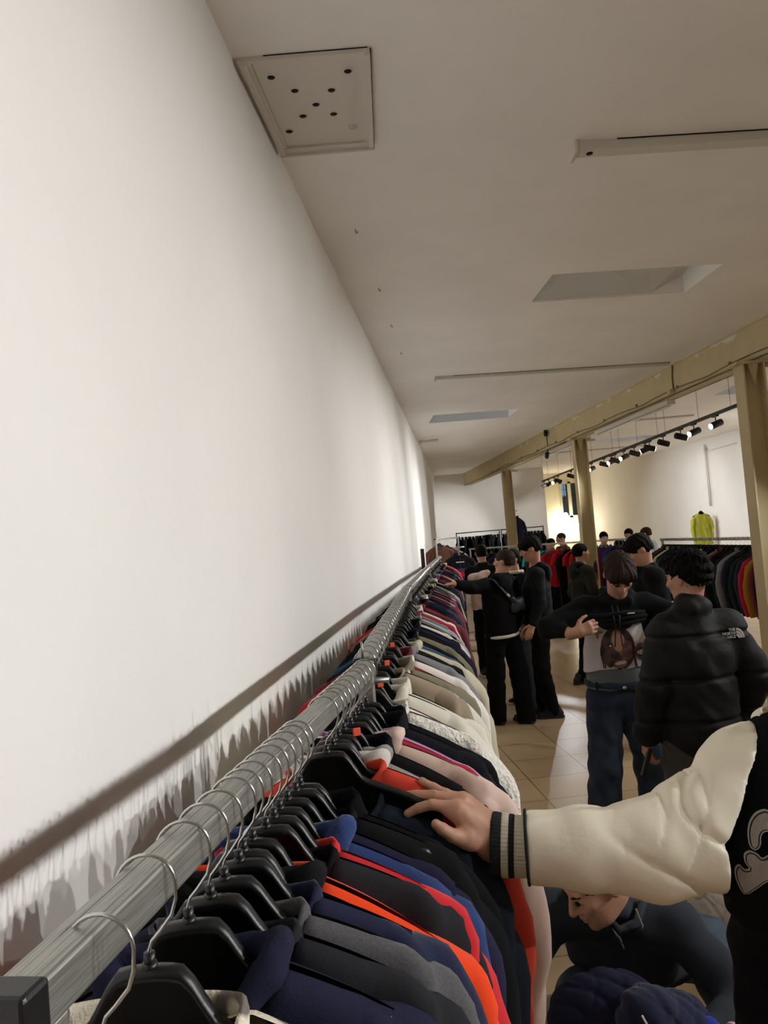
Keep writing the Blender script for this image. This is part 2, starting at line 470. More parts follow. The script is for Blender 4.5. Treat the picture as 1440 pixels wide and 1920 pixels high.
# ------------------------------------------------------------------ beam and columns
def xb(y): return 4.31-.0875*y
def beam_solid(o0, o1, z0, z1, y0=YN, y1=YF, mb=None):
    mb = mb or MB(); mb.prism([(xb(y0)+o0, y0), (xb(y0)+o1, y0), (xb(y1)+o1, y1), (xb(y1)+o0, y1)], z0, z1); return mb
bt = thing('steel_beam', 'long cream painted steel beam running along the ceiling on cream columns', 'beam', (xb(5), 5, ZC))
bq = Matrix.Translation((-xb(5), -5, -ZC))
bb = beam_solid(0, .2, 3.40, 3.415); beam_solid(.0, .02, 3.40, ZC+.01, mb=bb); beam_solid(.18, .2, 3.40, ZC+.01, mb=bb)
o = bb.obj('girder', m_beam, bt); o.matrix_parent_inverse = bq
o = beam_solid(-.012, .0, ZC-.02, ZC).obj('top_angle', m_beam, bt); o.matrix_parent_inverse = bq
rnd = random.Random(4)
g = MB()
for y, l in ((7.6, .5), (8.35, .12), (9.3, .16), (10.2, .12), (10.9, .1), (11.25, .22), (12.3, .25), (13.4, .1), (15.2, .2), (15.8, .12)):
    pts = []; n = 9
    top = [(y+l*i/n, ZC-.021) for i in range(n+1)]; bot = [(y+l*(n-i)/n, ZC-.03-rnd.random()*.055) for i in range(n+1)]
    g.prism(top+bot, -.0015, .0005, lambda yy, z, e: (xb(yy)-.0005+e*1., yy, z))
o = g.obj('paint_smear', m_white, bt); o.matrix_parent_inverse = bq
# cable clipped along the lower edge
g = MB(); pts = []
for i in range(120):
    y = 1+i*.15; s = abs(math.sin(y*1.9)); pts.append((xb(y)-.008, y, 3.43+.028*s))
g.tube(pts, .007, 6)
g.tube([(xb(9.0)-.008, 9.0, 3.45), (xb(9.0)-.009, 9.0, 3.6), (xb(9.0)-.008, 8.96, 3.74)], .009, 6)
g.tube([(xb(14.0)-.008, 14.0, 3.45), (xb(14)-.009, 14.0, 3.6), (xb(14)-.008, 13.9, 3.74)], .009, 6)
for i in range(14):
    y = 2+i*1.15; g.box((xb(y)-.01, y, 3.462), (.02, .03, .03))
o = g.obj('cable', mat('beam_cable', (120, 105, 78), .6), bt); o.matrix_parent_inverse = bq
g = MB(); g.box((xb(9.02)-.03, 9.02, 3.435), (.06, .09, .05)); o = g.obj('junction_box', m_beam, bt); o.matrix_parent_inverse = bq
cols = [(-1.9, 'cream steel column behind the photographer'), (2.6, 'cream steel column nearest the photographer, out at the side'), (7.5, 'nearest visible cream steel column, standing before the dense coat rail'), (12.75, 'middle cream steel column beside the glowing wall light'), (17.85, 'farthest cream steel column with a navy coat hung behind it')]
for y, lb in cols:
    x = xb(y)+{7.5: .035, 12.75: .135, 17.85: .165}.get(y, .10)
    t = thing('steel_column', lb, 'column', (x, y, 0))
    g = MB(); g.box((-.1, 0, 1.69), (.016, .2, 3.38)); g.box((.1, 0, 1.69), (.016, .2, 3.38)); g.box((0, .0, 1.69), (.2, .012, 3.38))
    g.obj('shaft', m_beam, t)
    g = MB(); g.box((0, 0, 3.39), (.34, .22, .024)); g.box((.2, -.02, 3.36), (.12, .06, .03)); g.obj('cap_plate', m_beam, t)
    g = MB(); g.prism([(-.05, 3.378), (.05, 3.378), (0.0, 3.18)], -.09, -.075, lambda a, z, yy: (a, yy, z)); g.prism([(0, 0), (.09, 0), (.0, -.2)], -.006, .006, lambda yy, z, e: (e, -.095+yy, 3.378+z)); g.obj('gusset', m_beam, t)
    g = MB(); g.box((0, 0, .01), (.3, .3, .02)); g.obj('base_plate', m_beam, t)
# fluorescent battens under the beam
for y0, y1, lb in ((9.4, 11.9, 'white strip light batten under the beam between the two nearer columns'), (13.1, 14.6, 'pale strip light under the beam just past the middle column')):
    t = thing('strip_light', lb, 'strip light', (xb(y0)+.14, y0, 3.40))
    g = MB(); g.prism([(xb(y0)+.09, y0), (xb(y0)+.19, y0), (xb(y1)+.19, y1), (xb(y1)+.09, y1)], 3.345, 3.3995)
    g.obj('housing', m_white, t).matrix_parent_inverse = Matrix.Translation((-xb(y0)-.14, -y0, -3.40))
    g = MB(); g.tube([(xb(y0)+.14, y0+.04, 3.33), (xb(y1)+.14, y1-.04, 3.33)], .013, 10)
    g.obj('tube', mat('tube_glass', (238, 234, 224), .3), t).matrix_parent_inverse = Matrix.Translation((-xb(y0)-.14, -y0, -3.40))
# little camera domes on the beam
for y, z, lb in ((13.95, 3.70, 'small black security camera mounted on the beam top edge'), (14.0, 3.30, 'small black security camera hanging under the beam')):
    t = thing('security_camera', lb, 'security camera', (xb(y)-.03, y, z))
    g = MB(); g.box((0, 0, .02), (.07, .07, .05), bev=.008); g.tube([(0, 0, .04), (.03, 0, .09)], .012, 8); g.obj('bracket', m_blackm, t)
    g = MB(); g.tube([(-.01, -.02, -.02), (-.03, -.10, -.05)], [.04, .035], 14); g.obj('lens_barrel', m_blackm, t)

# ------------------------------------------------------------------ track lighting
def xt(y): return 4.10-.006*(y-8)
ZT = 3.16
tr = thing('lighting_track', 'long black suspended lighting track running the length of the shop', 'lighting track', (xt(8), 8, ZT))
tq = Matrix.Translation((-xt(8), -8, -ZT))
g = MB(); g.prism([(xt(-3)-.018, -3), (xt(-3)+.018, -3), (xt(19.3)+.018, 19.3), (xt(19.3)-.018, 19.3)], ZT-.018, ZT+.02)
g.obj('track_rail', m_blackm, tr).matrix_parent_inverse = tq
for y in (-2, 0, 2, 4, 6.2, 7.9, 8.85, 9.75, 10.9, 11.2, 12.1, 13.0, 13.4, 14.7, 15.5, 16.3, 17.5, 18.6, 19.2):
    g = MB(); g.tube([(xt(y), y, ZT+.02), (xt(y), y, ZC)], .0025, 5); g.obj('suspension_wire', m_wire, tr).matrix_parent_inverse = tq
m_lamp_on = emit('lamp_lens', (255, 247, 230), 14.)
m_lamp_side = emit('lamp_glow', (255, 250, 240), 8.)
def spotlight(y, aim, label, glow=True, energy=1., size=64):
    o = Vector((xt(y), y, ZT-.12))
    d = (Vector(aim)-o).normalized()
    t = thing('track_spotlight', label, 'spotlight', (xt(y), y, ZT-.018), 0, 'spotlights on the suspended track')
    q = Vector((0, 0, -.105))
    g = MB(); g.box((0, 0, -.008), (.032, .13, .018)); g.tube([(0, 0, -.015), (0, 0, -.06)], .007, 8); g.obj('mount', m_blackm, t)
    g = MB(); g.tube([q-d*.085, q-d*.08, q+d*.075, q+d*.08], [.036, .042, .042, .040], 20); g.obj('barrel', m_blackm, t)
    g = MB(); g.tube([q+d*.0795, q+d*.084], .034, 20); g.obj('lens', m_lamp_on, t)
    ld = bpy.data.lights.new('spot', 'SPOT'); ld.energy = SPOT_W*energy; ld.color = SPOT_COL
    ld.spot_size = math.radians(size); ld.spot_blend = .75; ld.shadow_soft_size = .03
    lo = bpy.data.objects.new('spot_lamp', ld); COL.objects.link(lo); lo.parent = t
    lo.location = q+d*.10; lo.rotation_euler = d.to_track_quat('-Z', 'Y').to_euler()
    return t
ORD = ['fourteenth']
def left_aim(y, dy=0., z=1.9): return (xl(y+dy), y+dy, z)
def right_aim(y, dy=0., z=1.9): return (xr(y+dy), y+dy, z)
vis = [  # y, side, dy, description
    (8.12, 'L', -1.2, 'black spotlight with lit lens beside the nearest visible column'),
    (9.27, 'L', -1.0, 'black spotlight with lit lens, first past the nearest column'),
    (9.92, 'L', -1.0, 'black spotlight with lit lens, second past the nearest column'),
    (10.36, 'R', .5, 'plain dark spotlight drooping next to the two lit ones near the column'),
    (11.0, 'R', 1.0, 'dark spotlight on its own, turned to the far wall'),
    (11.58, 'R', -.5, 'dark spotlight bunched in the pair at mid track, pointing aside'),
    (11.75, 'L', 1.5, 'dark spotlight bunched in the pair at mid track, tilted up'),
    (12.27, 'R', 1.2, 'dark barrel spotlight between the bunched pair and a lit lamp'),
    (12.8, 'L', -1.5, 'lit spotlight with wide bright lens past the bunched pair'),
    (13.3, 'R', 1.0, 'dark spotlight in the tight trio before the middle column'),
    (13.5, 'L', -1.5, 'lit spotlight in the tight trio before the middle column'),
    (13.95, 'R', 0.0, 'dark drum spotlight ending the tight trio'),
    (14.8, 'L', -3.0, 'brightest spotlight shining just before the middle column'),
    (16.4, 'R', .6, 'dark spotlight alone past the middle column'),
    (17.6, 'R', 1.2, 'dark spotlight before the last lit lamp of the track'),
    (18.0, 'L', -4.0, 'last lit spotlight near the far end of the track'),
    (18.6, 'B', 0, 'dark spotlight turned to the far wall near the track end'),
    (19.1, 'L', 2.5, 'very last dark spotlight on the end of the track')]
for y, s, dy, lb in vis:
    if s == 'B': spotlight(y, (3.2, YF, 2.0), lb, energy=.6, size=70)
    else: spotlight(y, (left_aim if s == 'L' else right_aim)(y, dy, 1.7 if s == 'L' else 1.8), lb, energy=(.8 if y < 11 else 1.) if s == 'L' else .95, size=64 if s == 'L' else 80)
for i, (y, dy) in enumerate(((6.9, -.4), (5.6, 0), (4.3, 0), (3.1, .2), (1.9, 0), (.8, 0), (-.4, .2), (-1.7, .6))):
    spotlight(y, left_aim(y, dy, 1.6), 'black spotlight on the near end of the track, aimed across the shop', energy=(1.08 if y < 3 else .58))
for y in (6.2, 3.6, 1.2):
    spotlight(y, right_aim(y, 0, 1.6), 'black spotlight on the near end of the track, aimed at the side wall', energy=.95, size=85)
for y in (6.55, 4.9, 2.5):  # extra out-of-view lamps, added to brighten the floor and its bounce
    spotlight(y, (2.3, y+.8, 0), 'added black spotlight out of view on the near track, brightening the aisle', energy=.4, size=75)

# ------------------------------------------------------------------ garment racks, hangers
def frail(name, label, a, b_, z, w=.036, posts=(0, 1), m=m_rail, cap=True, group=None, foot=True):
    """free-standing rail rack: square top rail, posts, feet, plastic end caps"""
    a = Vector((a[0], a[1], z)); b2 = Vector((b_[0], b_[1], z)); d = b2-a; L = d.length; rz = math.atan2(d.y, d.x)-PI/2
    t = thing(name, label, 'clothes rack', (a.x, a.y, 0), rz, group)
    g = MB(); g.box((0, L/2, z), (w, L, w), bev=w*.09)
    for sx in (-1, 1):
        g.box((sx*w*.22, L/2, z+w/2), (w*.07, L, .0012)); g.box((sx*w*.5, L/2, z+w*.2), (.0012, L, w*.07)); g.box((sx*w*.5, L/2, z-w*.2), (.0012, L, w*.07))
    g.obj('rail', m, t)
    for p in posts:
        y = .02 if p == 0 else L-.02
        g = MB(); g.box((0, y, (z-w/2)/2+.02), (w*.85, w*.85, z-w/2-.04), bev=.002); g.obj('post', m, t)
        if foot:
            g = MB(); g.box((0, y, .03), (.5, w*.9, .03), bev=.002); g.obj('foot', m, t)
    if cap:
        for y in (-.006, L+.006):
            g = MB(); g.box((0, y, z), (w*1.12, .03, w*1.12), bev=.004); g.obj('end_cap', m_black, t)
    return t
ZR = 1.637
R1a, R1b = (-.274, .53), (-.070, 1.86)
R2a, R2b = (-.084, 1.90), (.104, 4.80)
R3a, R3b = (.112, 4.84), (.42, 8.2)
R4a, R4b = (.43, 8.24), (.84, 12.4)
frail('clothes_rack', 'grey steel clothes rack nearest the photographer with a black end cap', R1a, R1b, ZR)
frail('clothes_rack', 'steel clothes rack of pale sweatshirts and sherpa, second along the white wall', R2a, R2b, ZR)
frail('clothes_rack', 'steel clothes rack with tightly packed mixed tops, third along the white wall', R3a, R3b, ZR)
frail('clothes_rack', 'steel clothes rack where shoppers browse, last along the white wall', R4a, R4b, ZR)
def rail_pt(y):
    for a, b_ in ((R1a, R1b), (R2a, R2b), (R3a, R3b), (R4a, R4b)):
        if y <= b_[1]+.001:
            k = (y-a[1])/(b_[1]-a[1]); return a[0]+(b_[0]-a[0])*k, math.atan2(b_[1]-a[1], b_[0]-a[0])-PI/2
    return R4b[0], 0

NECK = .072      # rail centre to top of hanger body
def make_hanger(full=True):
    t = bpy.data.objects.new('coat_hanger', None); COL.objects.link(t); t.empty_display_size = .03
    n = 14 if full else 7; r = .0272
    pts = [(-r*1.0, 0, -.012), (-r*1.02, 0, -.004)]
    for i in range(n+1):
        a = PI-PI*i/n*1.05; pts.append((r*math.cos(a), 0, r*math.sin(a)))
    pts += [(r*.98, 0, -.014), (r*.82, 0, -.028), (r*.40, 0, -.042), (.003, 0, -.050), (0, 0, -.058), (0, 0, -NECK-.004)]
    g = MB(); g.tube(pts, .0018 if full else .0022, 7 if full else 4); g.obj('hook', m_chrome, t)
    g = MB()
    if full:
        g.tube([(0, 0, -NECK+.012), (0, 0, -NECK-.002)], .0052, 10); g.tube([(0, 0, -NECK+.003), (0, 0, -NECK-.004)], .0068, 10)
    # body: broad hump, then shoulders
    def top(x):
        a = abs(x)
        if a < .028: return -.002*(a/.028)**2
        if a < .066: k = (a-.028)/.038; k = k*k*(3-2*k)*.65+k*.35; return -.002-.052*k
        return -.054-(a-.066)*.40-((a-.066)**2)*.6
    def bot(x):
        a = abs(x)
        if a < .07: return -.098+.004*(a/.07)
        return min(-.094-(a-.07)*.42, top(x)-.012)
    xs = np.linspace(-.196, .196, 41 if full else 17)
    V = []; F = []
    for x in xs:
        tz, bz = top(x)-NECK, bot(x)-NECK; rim = .0085 if full else .006
        V += [(x, -rim, tz-.004), (x, -rim*.6, tz), (x, rim*.6, tz), (x, rim, tz-.004), (x, rim, tz-.012), (x, .002, tz-.014), (x, .002, bz), (x, -.002, bz), (x, -.002, tz-.014), (x, -rim, tz-.012)]
    k = 10
    for i in range(len(xs)-1):
        for j in range(k): F.append((i*k+j, i*k+(j+1) % k, (i+1)*k+(j+1) % k, (i+1)*k+j))
    F += [tuple(range(k)), tuple((len(xs)-1)*k+j for j in range(k))]
    g.add(V, F, full)
    g.obj('body', m_black, t)
    return t
def copy_tree(o, parent=None, name=None):
    c = o.copy(); COL.objects.link(c); c.parent = parent
    if parent is None:
        for k in ('label', 'category', 'group'):
            if k in c: del c[k]
    for ch in o.children: copy_tree(ch, c)
    return c
def del_tree(o):
    for ch in list(o.children): del_tree(ch)
    bpy.data.objects.remove(o)
HANG = make_hanger(True); HANG_LO = make_hanger(False)
def put_hanger(x, y, z, rz, tilt, label, lo=False, group=None):
    h = copy_tree(HANG_LO if lo else HANG)
    h.location = (x, y, z); h.rotation_euler = (0, tilt, rz)
    h['label'] = label; h['category'] = 'hanger'
    if group: h['group'] = group
    return h

def garment_mesh(seed, W=.225, L=.66, T=.028, nx=48, nz=36, ssec=18, sn=28, slen=.56, lo=False, sleeve_r=.052, short=False):
    """hanging top: front and back cloth joined at the sides, sleeves hanging; origin = rail centre"""
    if lo: nx, nz, ssec, sn = 14, 10, 6, 8
    r = np.random.RandomState(seed)
    nk = .078+r.rand()*.01
    ph = r.rand(6)*6.28
    z0 = -NECK-.050
    def zt(x, side):
        a = abs(x)
        if a < nk: return z0-(.052 if side < 0 else .012)*math.sqrt(max(0, 1-(a/nk)**2))
        return z0-(a-nk)*.42-max(0, a-nk)**2*.9
    V = []; F = []
    us = np.sin(np.linspace(-PI/2, PI/2, nx+1))
    for side in (-1, 1):
        base = len(V)
        for i, u in enumerate(us):
            x = u*W
            top = zt(x, side)
            for j in range(nz+1):
                v = j/nz; v = v**1.3
                z = top+(-NECK-L-top)*v
                d = top-z
                e = math.sqrt(max(0., 1-abs(u)**4))
                cap = math.sqrt(max(0., 1-(1-min(d/.035, 1))**2))*.8+.2
                th = T*e*cap*(1-.25*v)
                wv = .007*math.sin(x*34+ph[0]+2*math.sin(z*5+ph[1]))*min(1, d/.12)*e + .004*math.sin(x*61+z*17+ph[2])*min(1, d/.1)*e
                wv += .010*math.sin(z*7+ph[3])*v
                V.append((x*(1+.05*v*math.sin(ph[4]))-.0, side*max(th, .0015)+wv, z+.006*math.sin(x*25+ph[5])*v))
        for i in range(nx):
            for j in range(nz):
                q = (base+i*(nz+1)+j, base+(i+1)*(nz+1)+j, base+(i+1)*(nz+1)+j+1, base+i*(nz+1)+j+1)
                F.append(q if side > 0 else q[::-1])
    n1 = (nx+1)*(nz+1)
    for i in (0, nx):   # close side seams
        for j in range(nz):
            a = i*(nz+1)+j; F.append((a, a+1, n1+a+1, n1+a))
    for sx in (-1, 1):
        dx = r.rand()*.03; fy = (r.rand()-.5)*.05
        sl = .20 if short else slen
        zs = zt(W, 1)
        P = [(W-.085, 0, zt(W-.085, 1)-.034), (W-.045, 0, zt(W-.045, 1)-.042), (W-.010, 0, zs-.046), (W+.014, 0, zs-.082), (W+.028+dx*.4, fy*.2, zs-.14), (W+.034+dx, fy*.5, zs-.24), (W+.03+dx, fy, zs-.36), (W+.02+dx*.7, fy*1.2, zs-.46), (W+.008+dx*.4, fy, zs-sl)]
        if short: P = P[:5]+[(W+.036, 0, zs-.20)]
        R = [.026, .038, .050, .052, .052, .050, .046, .042, .036][:len(P)]
        # resample
        P = np.array(P); tt = np.linspace(0, len(P)-1, sn+1); base = len(V)
        for q in tt:
            i0 = min(int(q), len(P)-2); fr = q-i0
            p = P[i0]*(1-fr)+P[i0+1]*fr; rr = (R[i0]*(1-fr)+R[i0+1]*fr)*sleeve_r/.052
            tv = P[min(i0+1, len(P)-1)]-P[i0]; tv = tv/np.linalg.norm(tv)
            nvec = np.array([-tv[2], 0, tv[0]])
            for k in range(ssec):
                a = 2*PI*k/ssec
                ramp = min(1, q/2.2); w = 1+ramp*(.14*math.sin(q*2.6+3*a+ph[1])+.07*math.sin(q*5+a*3+ph[2]))
                o_ = p+nvec*math.cos(a)*rr*w*.92
                V.append((sx*o_[0], o_[1]+math.sin(a)*(T*(.62+.38*ramp)+.006*ramp)*w*min(1.05, rr/.05+.3*(1-ramp)), o_[2]))
        for i in range(sn):
            for k in range(ssec):
                k2 = (k+1) % ssec; q = (base+i*ssec+k, base+i*ssec+k2, base+(i+1)*ssec+k2, base+(i+1)*ssec+k)
                F.append(q if sx < 0 else q[::-1])
        F.append(tuple(base+k for k in range(ssec))); F.append(tuple(base+sn*ssec+k for k in range(ssec)))
    me = new_mesh('garment', V, F)
    bm = bmesh.new(); bm.from_mesh(me); bmesh.ops.recalc_face_normals(bm, faces=bm.faces); bm.to_mesh(me); bm.free()
    return me, nk, z0
def collar_pts(nk, z0, T, n=28, dz=0., grow=0.):
    P = []
    for i in range(n):
        a = 2*PI*i/n; x = (nk+.004+grow)*math.cos(a); s = math.sin(a)
        dip = (.052 if s < 0 else .012)*abs(s)
        P.append((x, s*(T*.9+.004+grow), z0-dip+.004+dz))
    return P
def ring_mesh(P, rx, rz, n=8):
    g = MB(); g.ring(P, rx, rz, n); return g.mesh('collar')

def hood_mesh(seed, T, nk, z0, h=.009):
    r = np.random.RandomState(seed); p = []
    P = collar_pts(nk+.006, z0, T+.004, 14)
    for i in range(len(P)):
        a = np.array(P[i])+(0, 0, .012); b_ = np.array(P[(i+1) % len(P)])+(0, 0, .012)
        back = a[1] > 0
        p.append(C_(a, b_, .013 if back else .011, k=.01))
    # lapels falling to a V at the front, bag of the hood folded behind
    for sx in (-1, 1):
        p.append(C_((sx*nk, -T*.4, z0+.014), (sx*.016, -T-.012, z0-.09), .012, .008, k=.01))
        p.append(C_((sx*(nk+.01), T*.5, z0+.012), (sx*.045, T+.022, z0-.07), .014, .016, k=.012))
    p.append(E_((0, T+.018, z0-.045), (.080, .015, .05), k=.012)); p.append(E_((0, T+.018, z0-.10), (.05, .014, .06), k=.012))
    V, F = nets([dict(p=p)], h, disp=folds(.003, seed, 70, 60))
    return np_mesh('hood', V, F)

def make_garment(name, kind, seed, m, m2=None, cat='sweatshirt', T=.028, W=.225, L=.66, extra=None, lo=False, sleeve_r=.052, slen=.56):
    """returns an Empty named by kind with parts, at origin"""
    t = bpy.data.objects.new(name, None); COL.objects.link(t); t.empty_display_size = .03
    me, nk, z0 = garment_mesh(seed, W=W, T=T, L=L, lo=lo, short=(kind == 'tee'), sleeve_r=sleeve_r, slen=slen)
    link('body', me, m, t)
    m2 = m2 or m
    if kind in ('crew', 'tee'):
        link('collar', ring_mesh(collar_pts(nk, z0, T, 28 if not lo else 12), .0045, .013, 8 if not lo else 4), m2, t)
    elif kind == 'zip':
        g = MB(); g.ring(collar_pts(nk, z0, T, 28 if not lo else 12, .012, .002), .005, .024, 8 if not lo else 4)
        g.obj('collar', m2, t)
        if not lo:
            g = MB(); g.tube([(0, -T-.012, z0-.05), (0, -T-.012, z0-.3), (0, -T-.010, z0-.56)], .0035, 6); g.obj('zip', m_blackm, t)
    elif kind == 'hood':
        link('hood', hood_mesh(seed, T, nk, z0, .009 if not lo else .016), m2, t)
    if not lo and kind != 'tee':   # ribbed cuffs peeking at sleeve ends
        for sx in (-1, 1):
            g = MB(); g.tube([(sx*(W+.014), 0, -NECK-.72), (sx*(W+.012), 0, -NECK-.78)], [.034, .030], 12, flat=.8); g.obj('cuff', m2, t)
    if extra: extra(t, nk, z0, T)
    return t
def retex(o, m):
    for ch in o.children:
        if ch.type == 'MESH' and ch.name.split('.')[0] in ('body', 'collar', 'hood', 'cuff') and len(ch.material_slots):
            ch.material_slots[0].link = 'OBJECT'; ch.material_slots[0].material = m

# colours of the tops
FB = dict(
    camo=mat('fabric_camo', (222, 212, 190), .95, rgb2=(112, 104, 96), vscale=14, lo=.49, hi=.52, detail=1, bump=.3, bscale=250),
    navyhood=fab('navy_hood', (33, 34, 54)), charcoal=fab('charcoal', (38, 38, 41)), midgrey=fab('mid_grey', (88, 86, 88), var=.2, vscale=300),
    navy=fab('navy', (34, 38, 62)), black=fab('black', (17, 17, 19)), orange=fab('orange', (226, 66, 22)), red=fab('red', (196, 44, 50)),
    blue=fab('blue', (44, 62, 108)), darkblue=fab('dark_violet_navy', (38, 36, 58)), softblack=fab('soft_black', (24, 25, 27)), slate=fab('slate_navy', (34, 40, 50)),
    coral=fab('coral', (222, 74, 56)), white=fab('white', (228, 224, 214)), marl=fab('grey_marl', (168, 166, 165), var=.28, vscale=260), darkjacket=fab('dark_jacket', (24, 23, 26)),
    pink=fab('dusty_pink', (216, 190, 176)), crimson=fab('crimson', (176, 30, 52)), lilac=fab('lilac', (188, 146, 190)), denim=fab('denim_black', (30, 31, 36), var=.3, vscale=150),
    sherpa=mat('fabric_sherpa', (226, 221, 210), .98, bump=1.0, bscale=90, var=.12, vscale=90), ecru=fab('ecru', (222, 217, 200)), offwhite=fab('off_white', (214, 208, 192)),
    tan=fab('tan', (152, 108, 76)), brick=fab('bright_red', (188, 26, 36)), maroon=fab('maroon', (108, 36, 46)), grey=fab('grey', (132, 132, 134)), teal=fab('teal', (36, 78, 102)),
    khaki=fab('khaki', (126, 120, 98)), paleblue=fab('pale_blue', (176, 186, 204)), purple=fab('purple', (70, 50, 92)), yellow=fab('yellow', (178, 170, 52)), lime=fab('lime', (166, 166, 62)),
    dkgreen=fab('dark_green', (30, 46, 40)), mustard=fab('mustard', (170, 118, 36)), royal=fab('royal_blue', (30, 50, 150)), jersey=fab('jersey_red', (176, 20, 32)), aqua=fab('aqua', (40, 160, 160)),
    cream=fab('cream', (206, 198, 174)), brown=fab('brown', (96, 60, 46)), plum=fab('plum', (88, 46, 62)), stone=fab('stone', (150, 142, 128)))
m_orange_tag = mat('orange_tag', (232, 84, 48), .6)
m_redlabel = mat('red_label', (224, 62, 44), .6)

FB['khaki2'] = fab('taupe', (150, 134, 114))
# ---- nearest rack: every top built on its own
def neck_label(m):
    def f(t, nk, z0, T):
        g = MB(); g.box((.030, T*.80, z0-.022), (.026, .0015, .02), Matrix.Rotation(.2, 3, 'Y')); g.box((.006, T*.80, z0-.022), (.010, .0015, .018)); g.obj('neck_label', m, t)['label'] = 'orange-red neck label'
    return f
def draw_cords(m):
    def f(t, nk, z0, T):
        for sx in (-1, 1):
            g = MB(); g.tube([(sx*.016, -T-.020, z0-.09), (sx*.024, -T-.034, z0-.13), (sx*.014, -T-.03, z0-.19), (sx*.02, -T-.026, z0-.24)], .003, 6); g.obj('drawstring', m, t)
    return f
def print_oval(t, nk, z0, T):
    neck_label(m_redlabel)(t, nk, z0, T)
    g = MB(); c = (.035, 0, z0-.125)
    g.ring([(c[0]+.030*math.cos(a), -T-.012, c[2]+.020*math.sin(a)) for a in [2*PI*i/20 for i in range(20)]], .005, .006, 6)
    g.obj('print', fab('print_blue', (70, 76, 110)), t)
def press_studs(t, nk, z0, T):
    for x, z in ((-.085, -.02), (-.05, -.055), (.075, -.03), (.105, -.07)):
        g = MB(); g.ring([(x+.011*math.cos(a), -T-.009, z0+z+.011*math.sin(a)) for a in [2*PI*i/14 for i in range(14)]], .003, .003, 6); g.obj('eyelet', m_chrome, t)
def logo_black(t, nk, z0, T):
    g = MB(); P = [(-.02, -.01), (.0, -.012), (.012, .02), (.004, .006)]
    for k in range(3): g.prism([(p[0]*1.0+.10+k*.016, z0-.085+p[1]-k*.006) for p in P], -T-.012, -T-.008, lambda x, z, y: (x, y, z))
    g.obj('print', m_black, t)
near = [  # y, name, kind, colour, T, rz, label, extra, L, collar colour
    (.716, 'patterned_fleece', 'crew', 'camo', .026, -.02, 'cream and grey patterned fleece with eyelets, first on the rack', press_studs, 'camo'),
    (.798, 'hooded_sweatshirt', 'hood', 'navyhood', .020, .03, 'dark navy hooded top with a thick hood, just behind the patterned fleece', None, None),
    (.850, 'sweatshirt', 'crew', 'charcoal', .020, -.04, 'charcoal crew-neck sweatshirt with ribbed collar before a grey one', None, None),
    (.893, 'sweatshirt', 'crew', 'midgrey', .016, .05, 'mid grey ribbed-collar sweatshirt pressed between charcoal and navy tops', None, None),
    (.942, 'sweatshirt', 'crew', 'navy', .022, -.03, 'smooth navy sweatshirt hanging in front of the orange sweater', None, None),
    (.978, 'hooded_sweatshirt', 'hood', 'softblack', .014, .02, 'soft black hooded top half hidden between navy and orange', None, None),
    (1.020, 'sweater', 'crew', 'orange', .036, -.02, 'bright orange knitted sweater, the most vivid top on the nearest rack', None, None),
    (1.068, 'sweatshirt', 'crew', 'charcoal', .018, .06, 'dark charcoal top squeezed between the orange and ruched red tops', None, 'black'),
    (1.110, 'sweatshirt', 'crew', 'red', .016, -.05, 'ruched red top between charcoal and blue on the nearest rack', None, None),
    (1.150, 'hooded_sweatshirt', 'hood', 'blue', .020, .03, 'blue hooded sweatshirt beside the ruched red top', None, None),
    (1.196, 'sweatshirt', 'crew', 'darkblue', .020, -.02, 'violet navy sweatshirt right behind the blue hooded one', None, None),
    (1.240, 'sweatshirt', 'crew', 'softblack', .018, .05, 'soft black crew sweatshirt behind the violet navy one', None, None),
    (1.272, 'jacket', 'zip', 'black', .016, .0, 'plain black zipped jacket just before the top touched by the hand', None, None),
    (1.402, 'sweatshirt', 'crew', 'slate', .030, -.04, 'slate navy sweatshirt with orange-red neck label under the reaching hand', print_oval, None),
    (1.452, 'sweatshirt', 'crew', 'coral', .020, -.03, 'coral red sweatshirt with small black logo behind the slate one', logo_black, None),
    (1.484, 'sweatshirt', 'hood', 'white', .014, .02, 'white hooded top peeking between coral and grey marl', None, None),
    (1.522, 'hooded_sweatshirt', 'hood', 'marl', .026, -.04, 'grey marl hooded sweatshirt whose long sleeve hangs lowest', None, None),
    (1.566, 'jacket', 'zip', 'darkjacket', .018, .03, 'black jacket with stand-up collar between grey marl and dusty pink', None, None),
    (1.612, 'hooded_sweatshirt', 'hood', 'pink', .028, -.05, 'dusty pink hooded sweatshirt with knotted drawstring', draw_cords(FB['pink']), None),
    (1.668, 'sweatshirt', 'crew', 'crimson', .014, .03, 'crimson top just behind the dusty pink hooded one', None, None),
    (1.706, 'sweatshirt', 'crew', 'lilac', .018, -.02, 'lilac sweatshirt between crimson and black tops', None, None),
    (1.752, 'jacket', 'zip', 'denim', .020, .04, 'black denim jacket behind the lilac sweatshirt', None, None),
    (1.806, 'jacket', 'zip', 'black', .020, .0, 'black zipped jacket with white print, last on the nearest rack', None, None)]
rg = random.Random(7)
tagsdone = 0
put_hanger(-.245, .603, ZR, -.12, .04, 'bare black hanger with chrome hook nearest the rack end cap')
near = [((a[0] if a[0] < .942 or a[0] > 1.3 else .942+(a[0]-.942)*.85),)+a[1:] for a in near]
